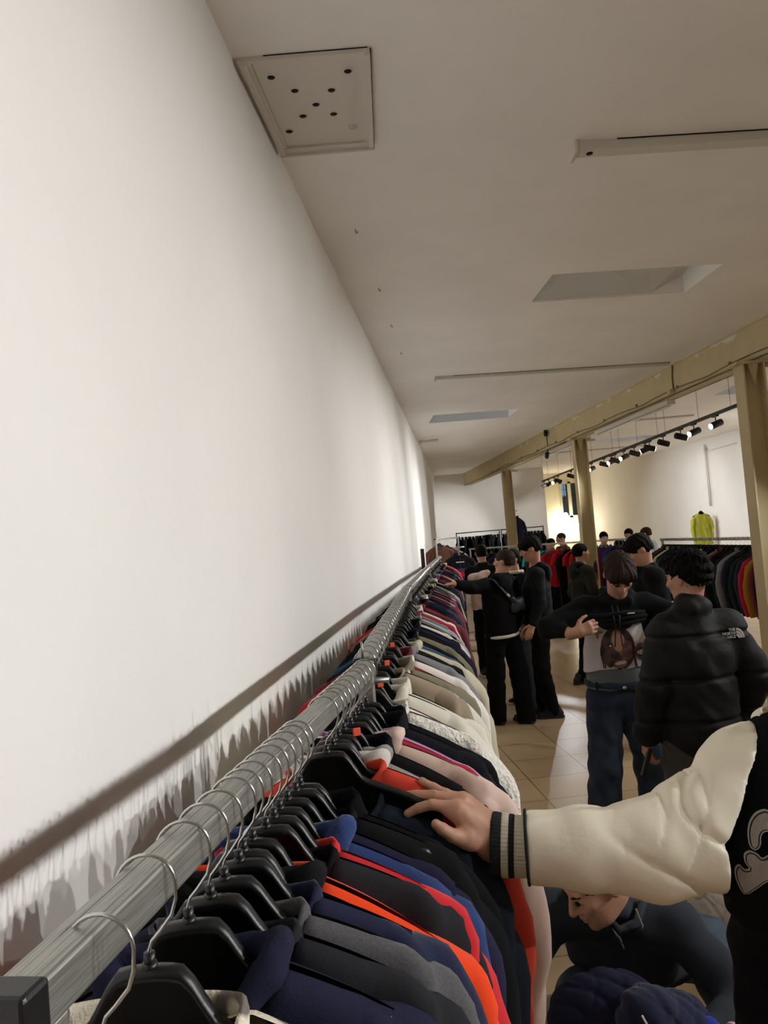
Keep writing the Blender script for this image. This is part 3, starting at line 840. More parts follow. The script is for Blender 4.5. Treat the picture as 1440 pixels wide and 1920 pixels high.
for i, (y, nm, kd, c, T, rz, lb, ex, c2) in enumerate(near):
    x, ra = rail_pt(y)
    big = {'orange': .238, 'navy': .196, 'midgrey': .196, 'slate': .222, 'coral': .235, 'white': .238, 'marl': .252, 'darkjacket': .232, 'pink': .245}.get(c, (.202 if y < 1.3 else .228)+rg.uniform(-.004, .008))
    t = make_garment(nm, kd, 11+i, FB[c], FB[c2] if c2 else None, T=.030 if c == 'slate' else max(T, 0 if i in (11, 12, 14) else .47*(near[min(i+1, len(near)-1)][0]-near[max(i-1, 0)][0])/ (2 if 0 < i < len(near)-1 else 1)), W=big, L=rg.uniform(.62, .70), extra=ex, sleeve_r=.054, slen=.78 if c == 'marl' else .56)

    tl = rg.uniform(-.05, .05)
    t.location = (x, y, ZR-(.045 if c == 'slate' else 0)); rz = .17+rz*.9; t.rotation_euler = (0, tl, ra+rz); t['label'] = lb; t['category'] = 'jacket' if nm == 'jacket' else 'sweater' if nm == 'sweater' else 'sweatshirt'
    t['group'] = 'tops on the nearest rack'
    put_hanger(x, y, ZR, ra+rz, tl, 'black hanger holding the '+' '.join(lb.split(',')[0].split()[:12]).replace('plain ', '').replace(' just', '').replace(' right', ''), group='hangers on the nearest rack')
# long sleeve of the marl hooded top and white sleeve are part of their meshes

# ---- following racks: shapes shared between copies
NMESH = 5
protos = {}
for kd in ('crew', 'hood', 'zip'):
    for s in range(NMESH if kd == 'crew' else 2):
        protos[(kd, s)] = make_garment({'crew': 'sweatshirt', 'hood': 'hooded_sweatshirt', 'zip': 'jacket'}[kd], kd, 100+s*7+len(kd), FB['black'], T=.044, W=.222+.006*s)
lop = {}
for kd in ('crew', 'zip'):
    for s in range(3): lop[(kd, s)] = make_garment({'crew': 'sweatshirt', 'zip': 'jacket'}[kd], kd, 300+s*5, FB['black'], T=.034, W=.225, lo=True)
catn = {'crew': 'sweatshirt', 'hood': 'sweatshirt', 'zip': 'jacket'}
def place(proto, x, y, z, rz, tilt, m, label, kd, group=None, sc=1.):
    o = copy_tree(proto); o.location = (x, y, z); o.rotation_euler = (0, tilt, rz); o['label'] = label; o['category'] = catn[kd]
    if group: o['group'] = group
    if sc != 1.: o.scale = (sc, 1, sc)
    retex(o, m); return o
second = [  # colour, kind, label
    ('sherpa', 'crew', 'white sherpa fleece with woolly texture, first past the rack joint'), ('ecru', 'crew', 'ecru sweatshirt directly behind the woolly sherpa'),
    ('offwhite', 'hood', 'off-white hooded sweatshirt between two ecru tops'), ('ecru', 'zip', 'ecru zipped top just before the taupe one'),
    ('khaki2', 'crew', 'taupe top showing as a thin sliver among off-white ones'), ('offwhite', 'crew', 'off-white crew sweatshirt between the taupe and khaki tops'),
    ('khaki', 'zip', 'khaki jacket between off-white and bright red'), ('brick', 'crew', 'bright red sweatshirt after the run of off-white tops'),
    ('white', 'crew', 'thin white top sandwiched between red and maroon'), ('maroon', 'zip', 'maroon track jacket behind the bright red sweatshirt'),
    ('grey', 'hood', 'grey hooded top behind the maroon track jacket'), ('softblack', 'crew', 'soft black top behind the grey hooded one'),
    ('cream', 'hood', 'cream hooded sweatshirt with wide shoulders after the soft black top'), ('teal', 'crew', 'teal blue sweatshirt, only teal one on the second rack'),
    ('black', 'zip', 'black jacket right behind the teal sweatshirt'), ('khaki', 'crew', 'khaki top deep in the black stretch of the second rack'),
    ('softblack', 'hood', 'soft black hooded top in the black stretch of the second rack'), ('black', 'crew', 'black crew top behind the soft black hooded one'),
    ('darkblue', 'crew', 'navy violet top midway in the black stretch'), ('black', 'zip', 'black jacket with long hem before the white-edged top'),
    ('white', 'crew', 'white top edging the black stretch of the second rack'), ('softblack', 'crew', 'soft black top followed by olive khaki'),
    ('khaki', 'crew', 'olive khaki top next to pale blue'), ('paleblue', 'crew', 'pale blue sweatshirt near the far end of the second rack'),
    ('brick', 'crew', 'bright red top behind the pale blue sweatshirt'), ('grey', 'crew', 'grey crew top between two red tops'),
    ('crimson', 'crew', 'crimson top near the black end cap of the second rack'), ('white', 'zip', 'white zipped top, third from last on the second rack'),
    ('black', 'crew', 'black top, second from last on the second rack'), ('maroon', 'crew', 'maroon top, last on the second rack')]
def hz(n): return 'second rack'
ys = np.linspace(1.955, 4.74, len(second))
for i, (c, kd, lb) in enumerate(second):
    y = ys[i]+rg.uniform(-.012, .012); x, ra = rail_pt(y)
    tl = rg.uniform(-.05, .05); rz = ra+rg.uniform(-.10, .10)
    s = i % (NMESH if kd == 'crew' else 2)
    wide = 1.10 if c in ('sherpa', 'ecru', 'cream') else .80 if c == 'khaki2' else 1.
    place(protos[(kd, s)], x, y, ZR, rz, tl, FB[c], lb, kd, 'tops on the second rack', wide)
    put_hanger(x, y, ZR, rz, tl, 'black hanger carrying the '+' '.join(lb.split(',')[0].split()[:12]), group='hangers on the second rack')
    if c in ('black', 'crimson', 'khaki'):   # extra empty hooks crowd the rail
        pass
# third and fourth racks
cyc = ['black', 'brick', 'softblack', 'cream', 'charcoal', 'navy', 'black', 'white', 'darkblue', 'softblack', 'maroon', 'plum', 'black', 'grey', 'softblack', 'navy', 'crimson', 'black', 'darkblue', 'cream', 'charcoal', 'slate', 'yellow', 'purple', 'black', 'softblack', 'stone', 'navy', 'black']
nice = dict(charcoal='charcoal', black='black', brick='bright red', cream='cream', softblack='soft black', plum='plum', navy='navy', white='white', red='red', darkblue='violet navy', yellow='yellow', purple='purple', grey='grey', crimson='crimson', royal='royal blue', slate='slate', maroon='maroon', stone='stone grey', khaki='khaki', ecru='ecru', offwhite='off-white')
y = 4.92; i = 0
while y < 12.3:
    if not (8.12 < y < 8.32):
        x, ra = rail_pt(y); kd = 'zip' if i % 5 == 2 else 'crew'; c = cyc[i % len(cyc)]
        tl = rg.uniform(-.05, .05); rz = ra+rg.uniform(-.12, .12)
        seg = 'third' if y < 8.2 else 'last'
        lb = '%s top between %s and %s, %s wall rack' % (nice[c], nice[cyc[(i-1) % len(cyc)]], nice[cyc[(i+1) % len(cyc)]], seg)
        place(lop[(kd, i % 3)], x, y, ZR, rz, tl, FB[c], lb, kd, 'tops on the %s rack' % seg, 1.05)
        put_hanger(x, y, ZR, rz, tl, 'hanger of the %s top beside a %s one, %s wall rack' % (nice[c], nice[cyc[(i+1) % len(cyc)]], seg), lo=True, group='hangers on the %s rack' % seg)
    y += .082+.004*(y-5); i += 1
# orange size tags on hooks
for k, (ty, dx, dz, lb) in enumerate(((1.545, .028, -.075, 'orange size tag on the hook of the black stand-collar jacket'), (2.02, .03, -.07, 'orange size tag on a hook just past the rack joint'), (2.30, .03, -.06, 'orange size tag on a hook among the off-white tops'), (2.62, .028, -.05, 'small orange tag farther along the second rack'))):
    x, ra = rail_pt(ty); g = MB(); g.box((x+dx, ty, ZR+dz), (.016, .004, .016), Matrix.Rotation(.4, 3, 'Z'), bev=.0015)
    tag(g.obj('size_tag', m_orange_tag), lb, 'tag', 'orange size tags')
# T shaped stop at the rack joint
g = MB(); xj, _ = rail_pt(1.87); g.tube([(xj+.005, 1.88, ZR+.02), (xj+.005, 1.88, ZR+.06)], .003, 6); g.tube([(xj-.02, 1.875, ZR-.035), (xj+.065, 1.875, ZR-.035)], .007, 8)
tag(g.obj('rail_clamp', m_rail), 'small steel clamp bar sticking out at the joint of the first two racks', 'clamp')
# plank and socket box on the wall
g = MB(); g.box((xl(12.1)+.03, 12.1, 1.60), (.05, .09, .40), bev=.004); tag(g.obj('wall_plank', mat('dark_plank', (44, 36, 30), .7)), 'narrow dark upright plank fixed to the white wall above the last rack', 'plank')

# ---- tops hung facing outwards at the end of the last rack
t = make_garment('jacket', 'zip', 401, FB['darkjacket'], T=.05, W=.21, lo=False); t.location = (1.22, 13.2, 1.76); t.rotation_euler = (0, 0, .06)
t['label'] = 'dark jacket with purple panel hung facing outwards at the far rack end'; t['category'] = 'jacket'
g = MB(); g.prism([(-.11, -.36), (.11, -.36), (.13, -.62), (-.13, -.62)], -.063, -.058, lambda x, z, yy: (x, yy, z)); g.obj('panel', FB['purple'], t)
g = MB(); g.prism([(-.03, -.42), (.10, -.42), (.10, -.5), (-.03, -.5)], -.066, -.062, lambda x, z, yy: (x, yy, z)); g.obj('patch', FB['crimson'], t)
g = MB(); g.box((0, -.062, -.25), (.14, .003, .014)); g.obj('print', FB['white'], t)
put_hanger(1.22, 13.2, 1.76, .06, 0, 'hanger of the dark purple-panel jacket at the far rack end', lo=True)
for k, (c, x, yy, lb) in enumerate((('brown', .93, 13.7, 'brown patterned top bulging behind the last rack by the wall'), ('plum', 1.08, 13.9, 'plum top beside the brown one behind the last rack'), ('pink', 1.2, 14.2, 'pinkish top behind the plum one near the far rack'))):
    t = place(lop[('crew', k)], x, yy, 1.93-.05*k, .3-.2*k, 0, FB[c], lb, 'crew', None, 1.0)
    put_hanger(x, yy, 1.93-.05*k, .3-.2*k, 0, 'hanger of the %s top behind the last rack' % {'brown': 'brown', 'plum': 'plum', 'pink': 'pinkish'}[c], lo=True)
frail('clothes_rack', 'taller steel rack with outward-hung tops at the far end by the wall', (.86, 13.6), (1.34, 14.3), 1.93, w=.03)
g = MB(); g.box((1.22, 13.2, .9), (.03, .03, 1.8)); g.box((1.22, 13.2, .02), (.45, .45, .03)); g.tube([(1.12, 13.2, 1.76), (1.32, 13.2, 1.76)], .015, 8)
tag(g.obj('display_stand', m_rail), 'steel display stand holding up the dark purple-panel jacket', 'stand')

# ---- far black racks with black jackets
for k, (x0, x1, lb) in enumerate(((1.86, 3.03, 'thin black framed rack of black jackets near the back wall, closer to the corner'), (3.06, 4.20, 'thin black framed rack of black jackets near the back wall, behind the far column'))):
    t = thing('clothes_rack', lb, 'clothes rack', (x0, 20.5, 0))
    g = MB(); w = x1-x0
    g.tube([(0, 0, 2.04), (w, 0, 2.04)], .014, 8); g.obj('rail', m_blackm, t)
    for xx in (.01, w-.01):
        g = MB(); g.tube([(xx, 0, .03), (xx, 0, 2.06)], .014, 8); g.obj('post', m_blackm, t)
        g = MB(); g.box((xx, 0, .02), (.04, .5, .03)); g.obj('foot', m_blackm, t)
    for j in range(12):
        xx = x0+.07+j*(w-.12)/11
        place(lop[('zip', j % 3)], xx, 20.5, 2.02+rg.uniform(-.0, .02), PI/2+rg.uniform(-.45, .45), 0, FB['black'], 'black jacket close-packed on the far black rack '+('near the corner' if k == 0 else 'behind the far column'), 'zip', 'black jackets on the far racks', 1.1)
# navy coat behind the far column
t = place(lop[('zip', 0)], xb(18.05)+.33, 18.02, 2.42, .2, 0, FB['navy'], 'long navy coat hung high behind the farthest column', 'zip'); t.scale = (.8, 1, 1.1)
g = MB(); g.tube([(xb(18.0)+.2, 17.9, 2.44), (xb(18.0)+.38, 18.03, 2.44)], .008, 6); tag(g.obj('coat_peg', m_blackm), 'black peg arm on the farthest column that carries the navy coat', 'peg')

# ---- middle rail with football shirts and right-hand coat rail
MA, MBp = Vector((1.65, 15.5, 1.68)), Vector((3.95, 12.5, 1.675))
frail('clothes_rack', 'pale grey rail of red and aqua shirts crossing the middle of the shop', MA[:2], MBp[:2], 1.678, w=.03)
dm = (MBp-MA); am = math.atan2(dm.y, dm.x)-PI/2
mids = [(.12, 'yellow'), (.16, 'black'), (.22, 'navy'), (.27, 'softblack'), (.33, 'black'), (.40, 'darkblue'), (.45, 'aqua'), (.49, 'dkgreen'), (.53, 'aqua'), (.57, 'jersey'), (.62, 'jersey'), (.66, 'black'), (.70, 'jersey'), (.73, 'jersey'), (.76, 'jersey'), (.79, 'red'), (.82, 'maroon'), (.845, 'purple'), (.87, 'royal'), (.895, 'maroon'), (.92, 'royal'), (.94, 'royal'), (.96, 'plum'), (.98, 'darkblue')]
nice.update(jersey='red football shirt', aqua='aqua shirt', dkgreen='dark green', navy='navy')
tee = make_garment('shirt', 'tee', 520, FB['black'], T=.03, W=.2, L=.68, lo=True)
for j, (k, c) in enumerate(mids):
    p = MA+dm*k
    short = c in ('jersey', 'aqua', 'royal')
    lb = {'jersey': 'red football shirt hanging on the pale middle rail', 'aqua': 'aqua shirt hanging on the pale middle rail', 'royal': 'royal blue shirt at the busy end of the middle rail'}.get(c) or ('%s top between %s and %s, pale middle rail' % (nice[c], mids[max(0, j-1)][1].replace('jersey', 'red').replace('dkgreen', 'green').replace('softblack', 'black'), mids[min(len(mids)-1, j+1)][1].replace('jersey', 'red').replace('dkgreen', 'green').replace('softblack', 'black')))
    o = place(tee if short else lop[('crew', j % 3)], p.x, p.y, 1.678, am+rg.uniform(-.5, .3), rg.uniform(-.04, .04), FB[c], lb, 'crew', 'tops on the middle rail', 1.)
    if short: o['category'] = 'shirt'
    put_hanger(p.x, p.y, 1.678, am, 0, 'black hanger on the pale rail crossing the middle of the shop', lo=True, group='hangers on the middle rail')
RA, RB = Vector((4.275, 12.0, 1.635)), Vector((4.215, 7.4, 1.635))
frail('clothes_rack', 'long grey rail of dark coats with white hooks behind the nearest visible column', RA[:2], RB[:2], 1.635, w=.036)
rc = ['softblack', 'maroon', 'black', 'lime_pale', 'black', 'navy', 'black', 'plum', 'navy', 'softblack', 'stone', 'black', 'brick', 'black', 'offwhite', 'black', 'dkgreen', 'black', 'grey', 'maroon', 'softblack', 'black', 'dkgreen', 'grey', 'navy', 'softblack', 'dkgreen', 'navy', 'crimson', 'mustard', 'maroon', 'softblack', 'navy', 'black', 'dkgreen', 'plum', 'black']
FB['lime_pale'] = fab('pale_lime', (176, 200, 140)); nice.update(lime_pale='pale lime', mustard='mustard', crimson='crimson')
m_whitehook = mat('white_hook', (225, 222, 214), .4)
for j, c in enumerate(rc):
    yy = 11.9-j*.118; x = 4.275-.013*(12-yy)
    rz = rg.uniform(-.10, .06)-.05
    nb = [nice.get(rc[q], rc[q]) if 0 <= q < len(rc) else 'rack end' for q in (j-1, j+1)]
    place(lop[('zip' if j % 2 else 'crew', j % 3)], x, yy, 1.635, rz, 0, FB[c], '%s coat between %s and %s, long grey rail' % (nice[c], nb[0], nb[1]), 'zip', 'coats on the long grey rail', 1.12)['category'] = 'coat'
    h = put_hanger(x, yy, 1.635, rz, 0, 'hanger with pale hook on the long rail of dark coats', lo=True, group='hangers on the long grey rail')
    for ch in h.children:
        if ch.name.startswith('hook'): ch.material_slots[0].link = 'OBJECT'; ch.material_slots[0].material = m_whitehook
# yellow shirt on the side wall with the pipe
t = make_garment('sweatshirt', 'crew', 611, FB['lime'], T=.05, W=.24, L=.78); t.scale = (.78, 1, 1); t.location = (7.28, 17.75, 2.15); t.rotation_euler = (0, 0, -.05)
t['label'] = 'yellow-green long-sleeved top displayed high on the far side wall'; t['category'] = 'sweatshirt'
g = MB(); g.box((.10, -.066, -.42), (.09, .004, .1)); g.obj('pocket', FB['yellow'], t)
put_hanger(7.28, 17.75, 2.15, -.05, 0, 'black hanger holding the yellow-green top on the side wall')
g = MB(); xp = xr(17.9)-.05; g.tube([(xp, 17.9, 2.17), (xp, 17.9, 3.5), (xp, 17.9, 3.62)], .018, 8); g.tube([(xp-.01, 17.83, 2.2), (xp-.01, 17.83, 3.6)], .008, 6); g.tube([(xp, 17.9, 3.45), (xp+.15, 16.6, 3.47)], .014, 8); g.box((xp, 17.9, 3.5), (.05, .08, .08))
tag(g.obj('wall_pipe', m_white), 'white painted pipe running down the side wall above the yellow-green top', 'pipe')
g = MB(); g.prism([(xr(17.2)-.06, 17.2), (xr(17.2)+.1, 17.2), (xr(16.4)+.1, 16.4), (xr(16.4)-.06, 16.4)], 0, ZC); struct(g.obj('trim_2', m_wall))
for o in list(protos.values())+list(lop.values())+[HANG, HANG_LO, tee]: del_tree(o)

# ---- window in the recess and glowing wall light
w = thing('window', 'tall narrow cream-framed window in the far recess', 'window', ((WX0+WX1)/2, YR, 0)); del w['label'], w['category']
w.name = 'window_1'; w['kind'] = 'structure'
mf = mat('cream_frame', (214, 205, 176), .5)
g = MB(); cx = 0; W2 = (WX1-WX0)/2
for x0, x1, z0, z1 in ((-W2, -W2+.07, WZ0, WZ1), (W2-.07, W2, WZ0, WZ1), (-.05, .05, WZ0, WZ1), (-W2, W2, WZ1-.06, WZ1), (-W2, W2, WZ0, WZ0+.07)):
    g.box(((x0+x1)/2, .02, (z0+z1)/2), (x1-x0, .08, z1-z0))
g.box((0, -.02, WZ0-.06), (2*W2+.2, .1, .12)); g.box((0, -.015, WZ1+.04), (2*W2+.1, .05, .08))
g.obj('window_frame', mf, w)
g = MB()
for cxx in (-.165, .165):
    for zz in (2.75, 2.95, 3.15): g.box((cxx, .03, zz+.05), (.2, .015, .012))
    g.box((cxx, .03, 3.05), (.012, .015, .66))
g.obj('muntin', m_blackm, w)
g = MB(); g.box((0, .05, 2.85), (2*W2-.1, .006, WZ1-WZ0-.1)); g.obj('pane', m_glass, w)
g = MB(); g.box((WX0+.3, YR+.6, 1.45), (2.4, .05, 3.1)); g.box((WX0+.85, YR+.6, 2.5), (1., .06, 3)); struct(g.obj('exterior_wall', mat('outside_wall', (70, 68, 62), .9)))
g = MB(); rr = random.Random(3)
t = thing('wall_light', 'dazzling white cloud-shaped light low on the far recess wall', 'light', (5.80, YR-.3, 2.02))
g = MB()
for (dx, dz, r) in ((-.36, .02, .12), (-.2, -.03, .13), (-.1, .22, .11), (-.02, .34, .09), (.05, .05, .16), (.2, -.1, .13), (.33, .05, .11), (.08, -.22, .12), (.22, .16, .09), (-.05, -.1, .15), (.4, -.06, .08)):
    bmm = bmesh.new(); bmesh.ops.create_icosphere(bmm, subdivisions=2, radius=r*.9); V = [Vector((v.co.x+dx, v.co.y*.5, v.co.z+dz)) for v in bmm.verts]; F = [[v.index for v in f.verts] for f in bmm.faces]; bmm.free(); g.add(V, F, True)
g.obj('shade', emit('cloud_light', (255, 246, 225), 16.), t)
g = MB(); g.box((0, .2, 0), (.3, .2, .2)); g.obj('bracket', m_white, t)

# ------------------------------------------------------------------ people
m_skin = mat('skin', (196, 146, 120), .55, var=.08, vscale=30, bump=.05, bscale=200); m_skin.node_tree.nodes['Principled BSDF'].inputs['Subsurface Weight'].default_value = .08
m_skin.node_tree.nodes['Principled BSDF'].inputs['Subsurface Radius'].default_value = (.02, .008, .004)
m_hair = mat('black_hair', (15, 12, 11), .8, bump=.35, bscale=120, spec=.12); m_hairb = mat('brown_hair', (46, 31, 23), .7, bump=.35, bscale=90, stretch=(1, 1, .3), spec=.2)
m_sole = mat('black_sole', (12, 12, 12), .6); m_solew = mat('white_sole', (200, 196, 188), .6)
m_shoe = mat('black_shoe', (16, 16, 17), .6, bump=.1, bscale=80)
m_jeans = mat('blue_denim', (52, 66, 84), .9, rgb2=(36, 47, 63), vscale=5, bump=.3, bscale=300)
m_track = fab('track_trousers', (14, 14, 16))
def rotm(yaw, pitch, roll=0.):
    return np.array((Matrix.Rotation(yaw, 3, 'Z') @ Matrix.Rotation(pitch, 3, 'X') @ Matrix.Rotation(roll, 3, 'Y')))
def hand_prims(W, d, n, curl=.5, side=1, s=1., spread=.12):
    """W wrist, d direction of hand, n back-of-hand normal, side=+1: thumb towards +cross(d,n)"""
    W = np.array(W, float); d = np.array(d, float); d /= np.linalg.norm(d); n = np.array(n, float); n -= d*(n@d); n /= np.linalg.norm(n)
    t = np.cross(d, n)*side
    P = [C_(W-d*.03*s, W+d*.03*s, .026*s, .030*s, k=.015)]
    for o, l in ((-.026, .088), (-.009, .094), (.009, .095), (.027, .09)):
        P.append(C_(W+d*.02*s+t*o*.6*s, W+d*l*s+t*o*s, .015*s, .0125*s, k=.014))
    for k, (o, l, seg) in enumerate(((-.030, .085, (.032, .022, .018)), (-.010, .094, (.040, .026, .020)), (.011, .096, (.044, .029, .021)), (.031, .090, (.038, .025, .020)))):
        p = W+d*l*s+t*o*s; a = curl*.45; dd = d+t*(-o*-1)*spread*10*.3; dd /= np.linalg.norm(dd)
        for j, L in enumerate(seg):
            v = dd*math.cos(a)-n*math.sin(a); q = p+v*L*s
            P.append(C_(p, q, (.0095-.001*j)*s, (.0088-.001*j)*s, k=.003)); p = q; a += curl*.8
    p = W+d*.025*s+t*.022*s; v = d*.62+t*.75-n*.2; v /= np.linalg.norm(v)
    q = p+v*.042*s; P.append(C_(p, q, .015*s, .012*s, k=.010))
    v = d*.88+t*.4-n*.35; v /= np.linalg.norm(v); q2 = q+v*.032*s; P.append(C_(q, q2, .0115*s, .010*s, k=.004))
    v = d*.95+t*.12-n*.4*curl; v /= np.linalg.norm(v); P.append(C_(q2, q2+v*.024*s, .010*s, .0085*s, k=.003))
    return P
HAIRS = dict(short=m_hair, brown=m_hairb)
def person(label, loc, face, S=1.78, J=None, JW=None, head=(0, 0, 0), top='hoodie', topm=None, hem=.88, hipm=None, legs='jogger', hair='short', hairm=None, vox=.009, shoem=None, solem=None, hood=True, handL=None, handR=None, seed=1, bulk=1., skinm=None, noskinhand=False, curlL=.6, curlR=.6, slv='LR', finehand=None, shoes=True, topcut=None, topadd=()):
    """face = heading angle of the facing direction measured from +x; local frame: +y forward, +x the person's right"""
    rz = face-PI/2
    t = thing('person', label, 'person', (loc[0], loc[1], loc[2] if len(loc) > 2 else 0), rz)
    inv = Matrix.Rotation(-rz, 3, 'Z'); s = S/1.78
    j = dict(pel=(0, 0, .96), ch=(0, 0, 1.27), nk=(0, -.005, 1.49), hd=(0, .025, 1.665), shL=(-.175, 0, 1.43), shR=(.175, 0, 1.43), elL=(-.235, -.02, 1.15), elR=(.235, -.02, 1.15), wrL=(-.24, .08, .92), wrR=(.24, .08, .92),
             hiL=(-.09, 0, .93), hiR=(.09, 0, .93), knL=(-.10, .02, .50), knR=(.10, .02, .50), anL=(-.11, -.02, .085), anR=(.11, -.02, .085))
    j = {k: np.array(v, float)*s for k, v in j.items()}
    for k, v in (J or {}).items(): j[k] = np.array(v, float)
    for k, v in (JW or {}).items(): j[k] = np.array(inv @ (Vector(v)-Vector(t.location)))
    hd = j['hd']; R = rotm(head[0], head[1], head[2])
    def H(p): return hd+R@(np.array(p, float)*s)
    def HE(c, r, k=.02): return E_(H(c), np.array(r)*s, R, k)
    def HC(a, b_, ra, rb, k=.01): return C_(H(a), H(b_), ra*s, rb*s, k)
    head_p = [HE((0, -.012, .028), (.076, .098, .088)), HE((0, .028, -.030), (.060, .066, .082)), HE((0, .048, -.078), (.042, .042, .033), .025), HC((0, .094, .018), (0, .116, -.020), .008, .013, .008), HC((-.013, .100, -.024), (.013, .100, -.024), .009, .009, .006),
              HC((-.036, .082, .030), (.036, .082, .030), .012, .012, .012), HE((0, .096, -.050), (.024, .012, .007), .004), HE((0, .094, -.062), (.020, .012, .007), .004), HE((0, .082, -.092), (.02, .016, .016), .015),
              HC((-.046, .066, -.015), (-.03, .08, -.03), .016, .014, .02), HC((.046, .066, -.015), (.03, .08, -.03), .016, .014, .02)]
    for sx in (-1, 1): head_p += [HE((sx*.077, -.006, -.004), (.010, .019, .031), .006), HE((sx*.031, .083, .008), (.013, .012, .010), .004)]
    neck = [C_(H((0, -.022, -.05)), j['nk'], .054*s, .058*s, .03)]
    body = head_p+neck+[C_(j['shL'], j['shR'], .055*s, k=.05), E_(j['ch'], np.array((.15, .095, .19))*s, None, .06), C_(j['ch'], j['pel'], .095*s, .092*s, .06)]
    for q in 'LR':
        el, wr = j['el'+q], j['wr'+q]
        body += [C_(j['sh'+q], el, .046*s, .038*s, .03), C_(el, wr, .037*s, .026*s, .02)]
        hv = (handL if q == 'L' else handR)
        d = (wr-el); d /= np.linalg.norm(d)
        if hv is not None: d = np.array(inv @ Vector(hv[0])); nn = np.array(inv @ Vector(hv[1]))
        else: nn = np.array((-1. if q == 'L' else 1., .1, .2))
        if not (finehand and q == 'R'): body += hand_prims(wr, d, nn, curlL if q == 'L' else curlR, 1 if q == 'L' else -1, s)
        body += [C_(j['hi'+q], j['kn'+q], .075*s, .052*s, .04), C_(j['kn'+q], j['an'+q], .05*s, .034*s, .03)]
        f = j['an'+q]; body += [C_(f+(0, -.02, -.03), f+(0, .13, -.05), .03, .024, .02)]
    eyes = [HE((sx*.031, .098, .010), (.008, .006, .0045), .002) for sx in (-1, 1)]
    V, F = nets([dict(p=body, minus=[HE((sx*.031, .104, .011), (.013, .010, .007), .002) for sx in (-1, 1)])], vox)
    if finehand:
        W2 = [inv]; FP = []
        for a, b_, ra, rb, k in finehand: FP.append(C_(inv @ (Vector(a)-Vector(t.location)), inv @ (Vector(b_)-Vector(t.location)), ra, rb, k))
        V2, F2 = nets([dict(p=FP)], .0024, disp=lambda x, y, z: .0004*np.sin(260*x+3*np.sin(90*z))*np.sin(210*y))
        F = np.concatenate([F, F2+len(V)]); V = np.concatenate([V, V2])
    link('body', np_mesh('person_body', V, F), skinm or m_skin, t)
    if vox < .0075:
        for sx in (-1, 1):
            V, F = nets([dict(p=[HE((sx*.031, .0945, .0085), (.0135, .007, .0055), .002)])], .0025); link('eye', np_mesh('eye', V, F), m_hole, t)
    # hair
    if hair:
        A = [HE((0, -.018, .040), (.084, .105, .088), .02), HE((0, -.052, -.018), (.068, .064, .062), .02)]
        if hair == 'curly': A = [HE((0, -.052, -.018), (.066, .062, .060), .02), HE((0, -.022, .055), (.094, .112, .092), .02), HE((0, .055, .085), (.07, .05, .05), .02), HE((0, -.09, .02), (.07, .045, .06), .02)]
        if hair == 'fringe': A = [HE((0, -.052, -.018), (.070, .066, .062), .02), HE((0, -.012, .045), (.090, .110, .088), .02), HE((0, .070, .066), (.068, .038, .036), .02), HE((-.048, .045, .045), (.040, .05, .042), .02), HE((.048, .045, .045), (.040, .05, .042), .02)]
        if hair == 'cap': A = [HE((0, -.015, .048), (.088, .11, .080), .02), HE((0, .10, .045), (.07, .06, .012), .015)]
        if hair == 'buzz': A = [HE((0, -.016, .034), (.080, .101, .088), .02)]
        fa = {'curly': .0, 'fringe': .085, 'cap': 1., 'buzz': .06}.get(hair, .07)
        front = HE((0, .105, -.045), (.062, .075, .085)) if hair not in ('fringe', 'cap') else HE((0, .115, -.055), (.058, .07, .075))
        mi = [front, HE((-.09, .022, -.032), (.034, .055, .056)), HE((.09, .022, -.032), (.034, .055, .056)), HE((0, -.06, -.112), (.12, .10, .075))]
        amp = {'curly': .010, 'fringe': .005, 'cap': .0, 'buzz': .001}.get(hair, .0022)
        Rn = R
        def hd_disp(x, y, z, a=amp):
            px, py, pz = x-hd[0], y-hd[1], z-hd[2]
            lx = Rn[0][0]*px+Rn[1][0]*py+Rn[2][0]*pz; ly = Rn[0][1]*px+Rn[1][1]*py+Rn[2][1]*pz; lz = Rn[0][2]*px+Rn[1][2]*py+Rn[2][2]*pz
            if hair == 'curly': return a*(np.sin(150*lx+3*np.sin(60*lz))*np.sin(140*ly+2*np.sin(70*lx))+.8*np.sin(120*lz+2*np.sin(80*ly)))*.6
            ang = np.arctan2(lx, ly+.02)
            return a*(np.sin(ang*40+26*lz+2*np.sin(ang*7))*.6+.5*np.sin(ang*11-25*lz))
        V, F = nets([dict(p=A, minus=mi)], min(vox, .007) if vox < .012 else vox, disp=hd_disp)
        link('hair' if hair != 'cap' else 'cap', np_mesh('person_hair', V, F), hairm or m_hair, t)
        if vox < .008 and hair != 'cap':
            for sx in (-1, 1):
                g = MB(); g.tube([H((sx*.018, .099, .026)), H((sx*.034, .096, .031)), H((sx*.050, .082, .026))], [.003, .0042, .002], 6); g.obj('eyebrow', hairm or m_hair, t)
    # top
    b = bulk; g1 = []; hemz = hem*s
    puff = top == 'puffer'; e = 1.22 if puff else 1.
    g1 += [C_(j['shL'], j['shR'], .068*b*s*e, k=.05), E_(j['ch']+(0, 0, -.01), np.array((.180*e, .125*e, .22))*b*s, None, .06), C_(j['ch'], j['pel'], .135*b*s*e, .150*b*s*e, .06), C_(j['ch']+(-.05, 0, 0), j['pel']+(-.05, 0, -.05), .115*b*s*e, .12*b*s*e, .05), C_(j['ch']+(.05, 0, 0), j['pel']+(.05, 0, -.05), .115*b*s*e, .12*b*s*e, .05)]
    g1 += list(topadd)
    ax_ = j['ch']-j['pel']; ax_ = ax_/np.linalg.norm(ax_); hp = j['pel']+ax_*((hemz-j['pel'][2])/max(.3, ax_[2]))
    def cutf(X, Y, Z): return -((X-hp[0])*ax_[0]+(Y-hp[1])*ax_[1]+(Z-hp[2])*ax_[2])+.006*np.sin(22*X+seed)
    g2 = []
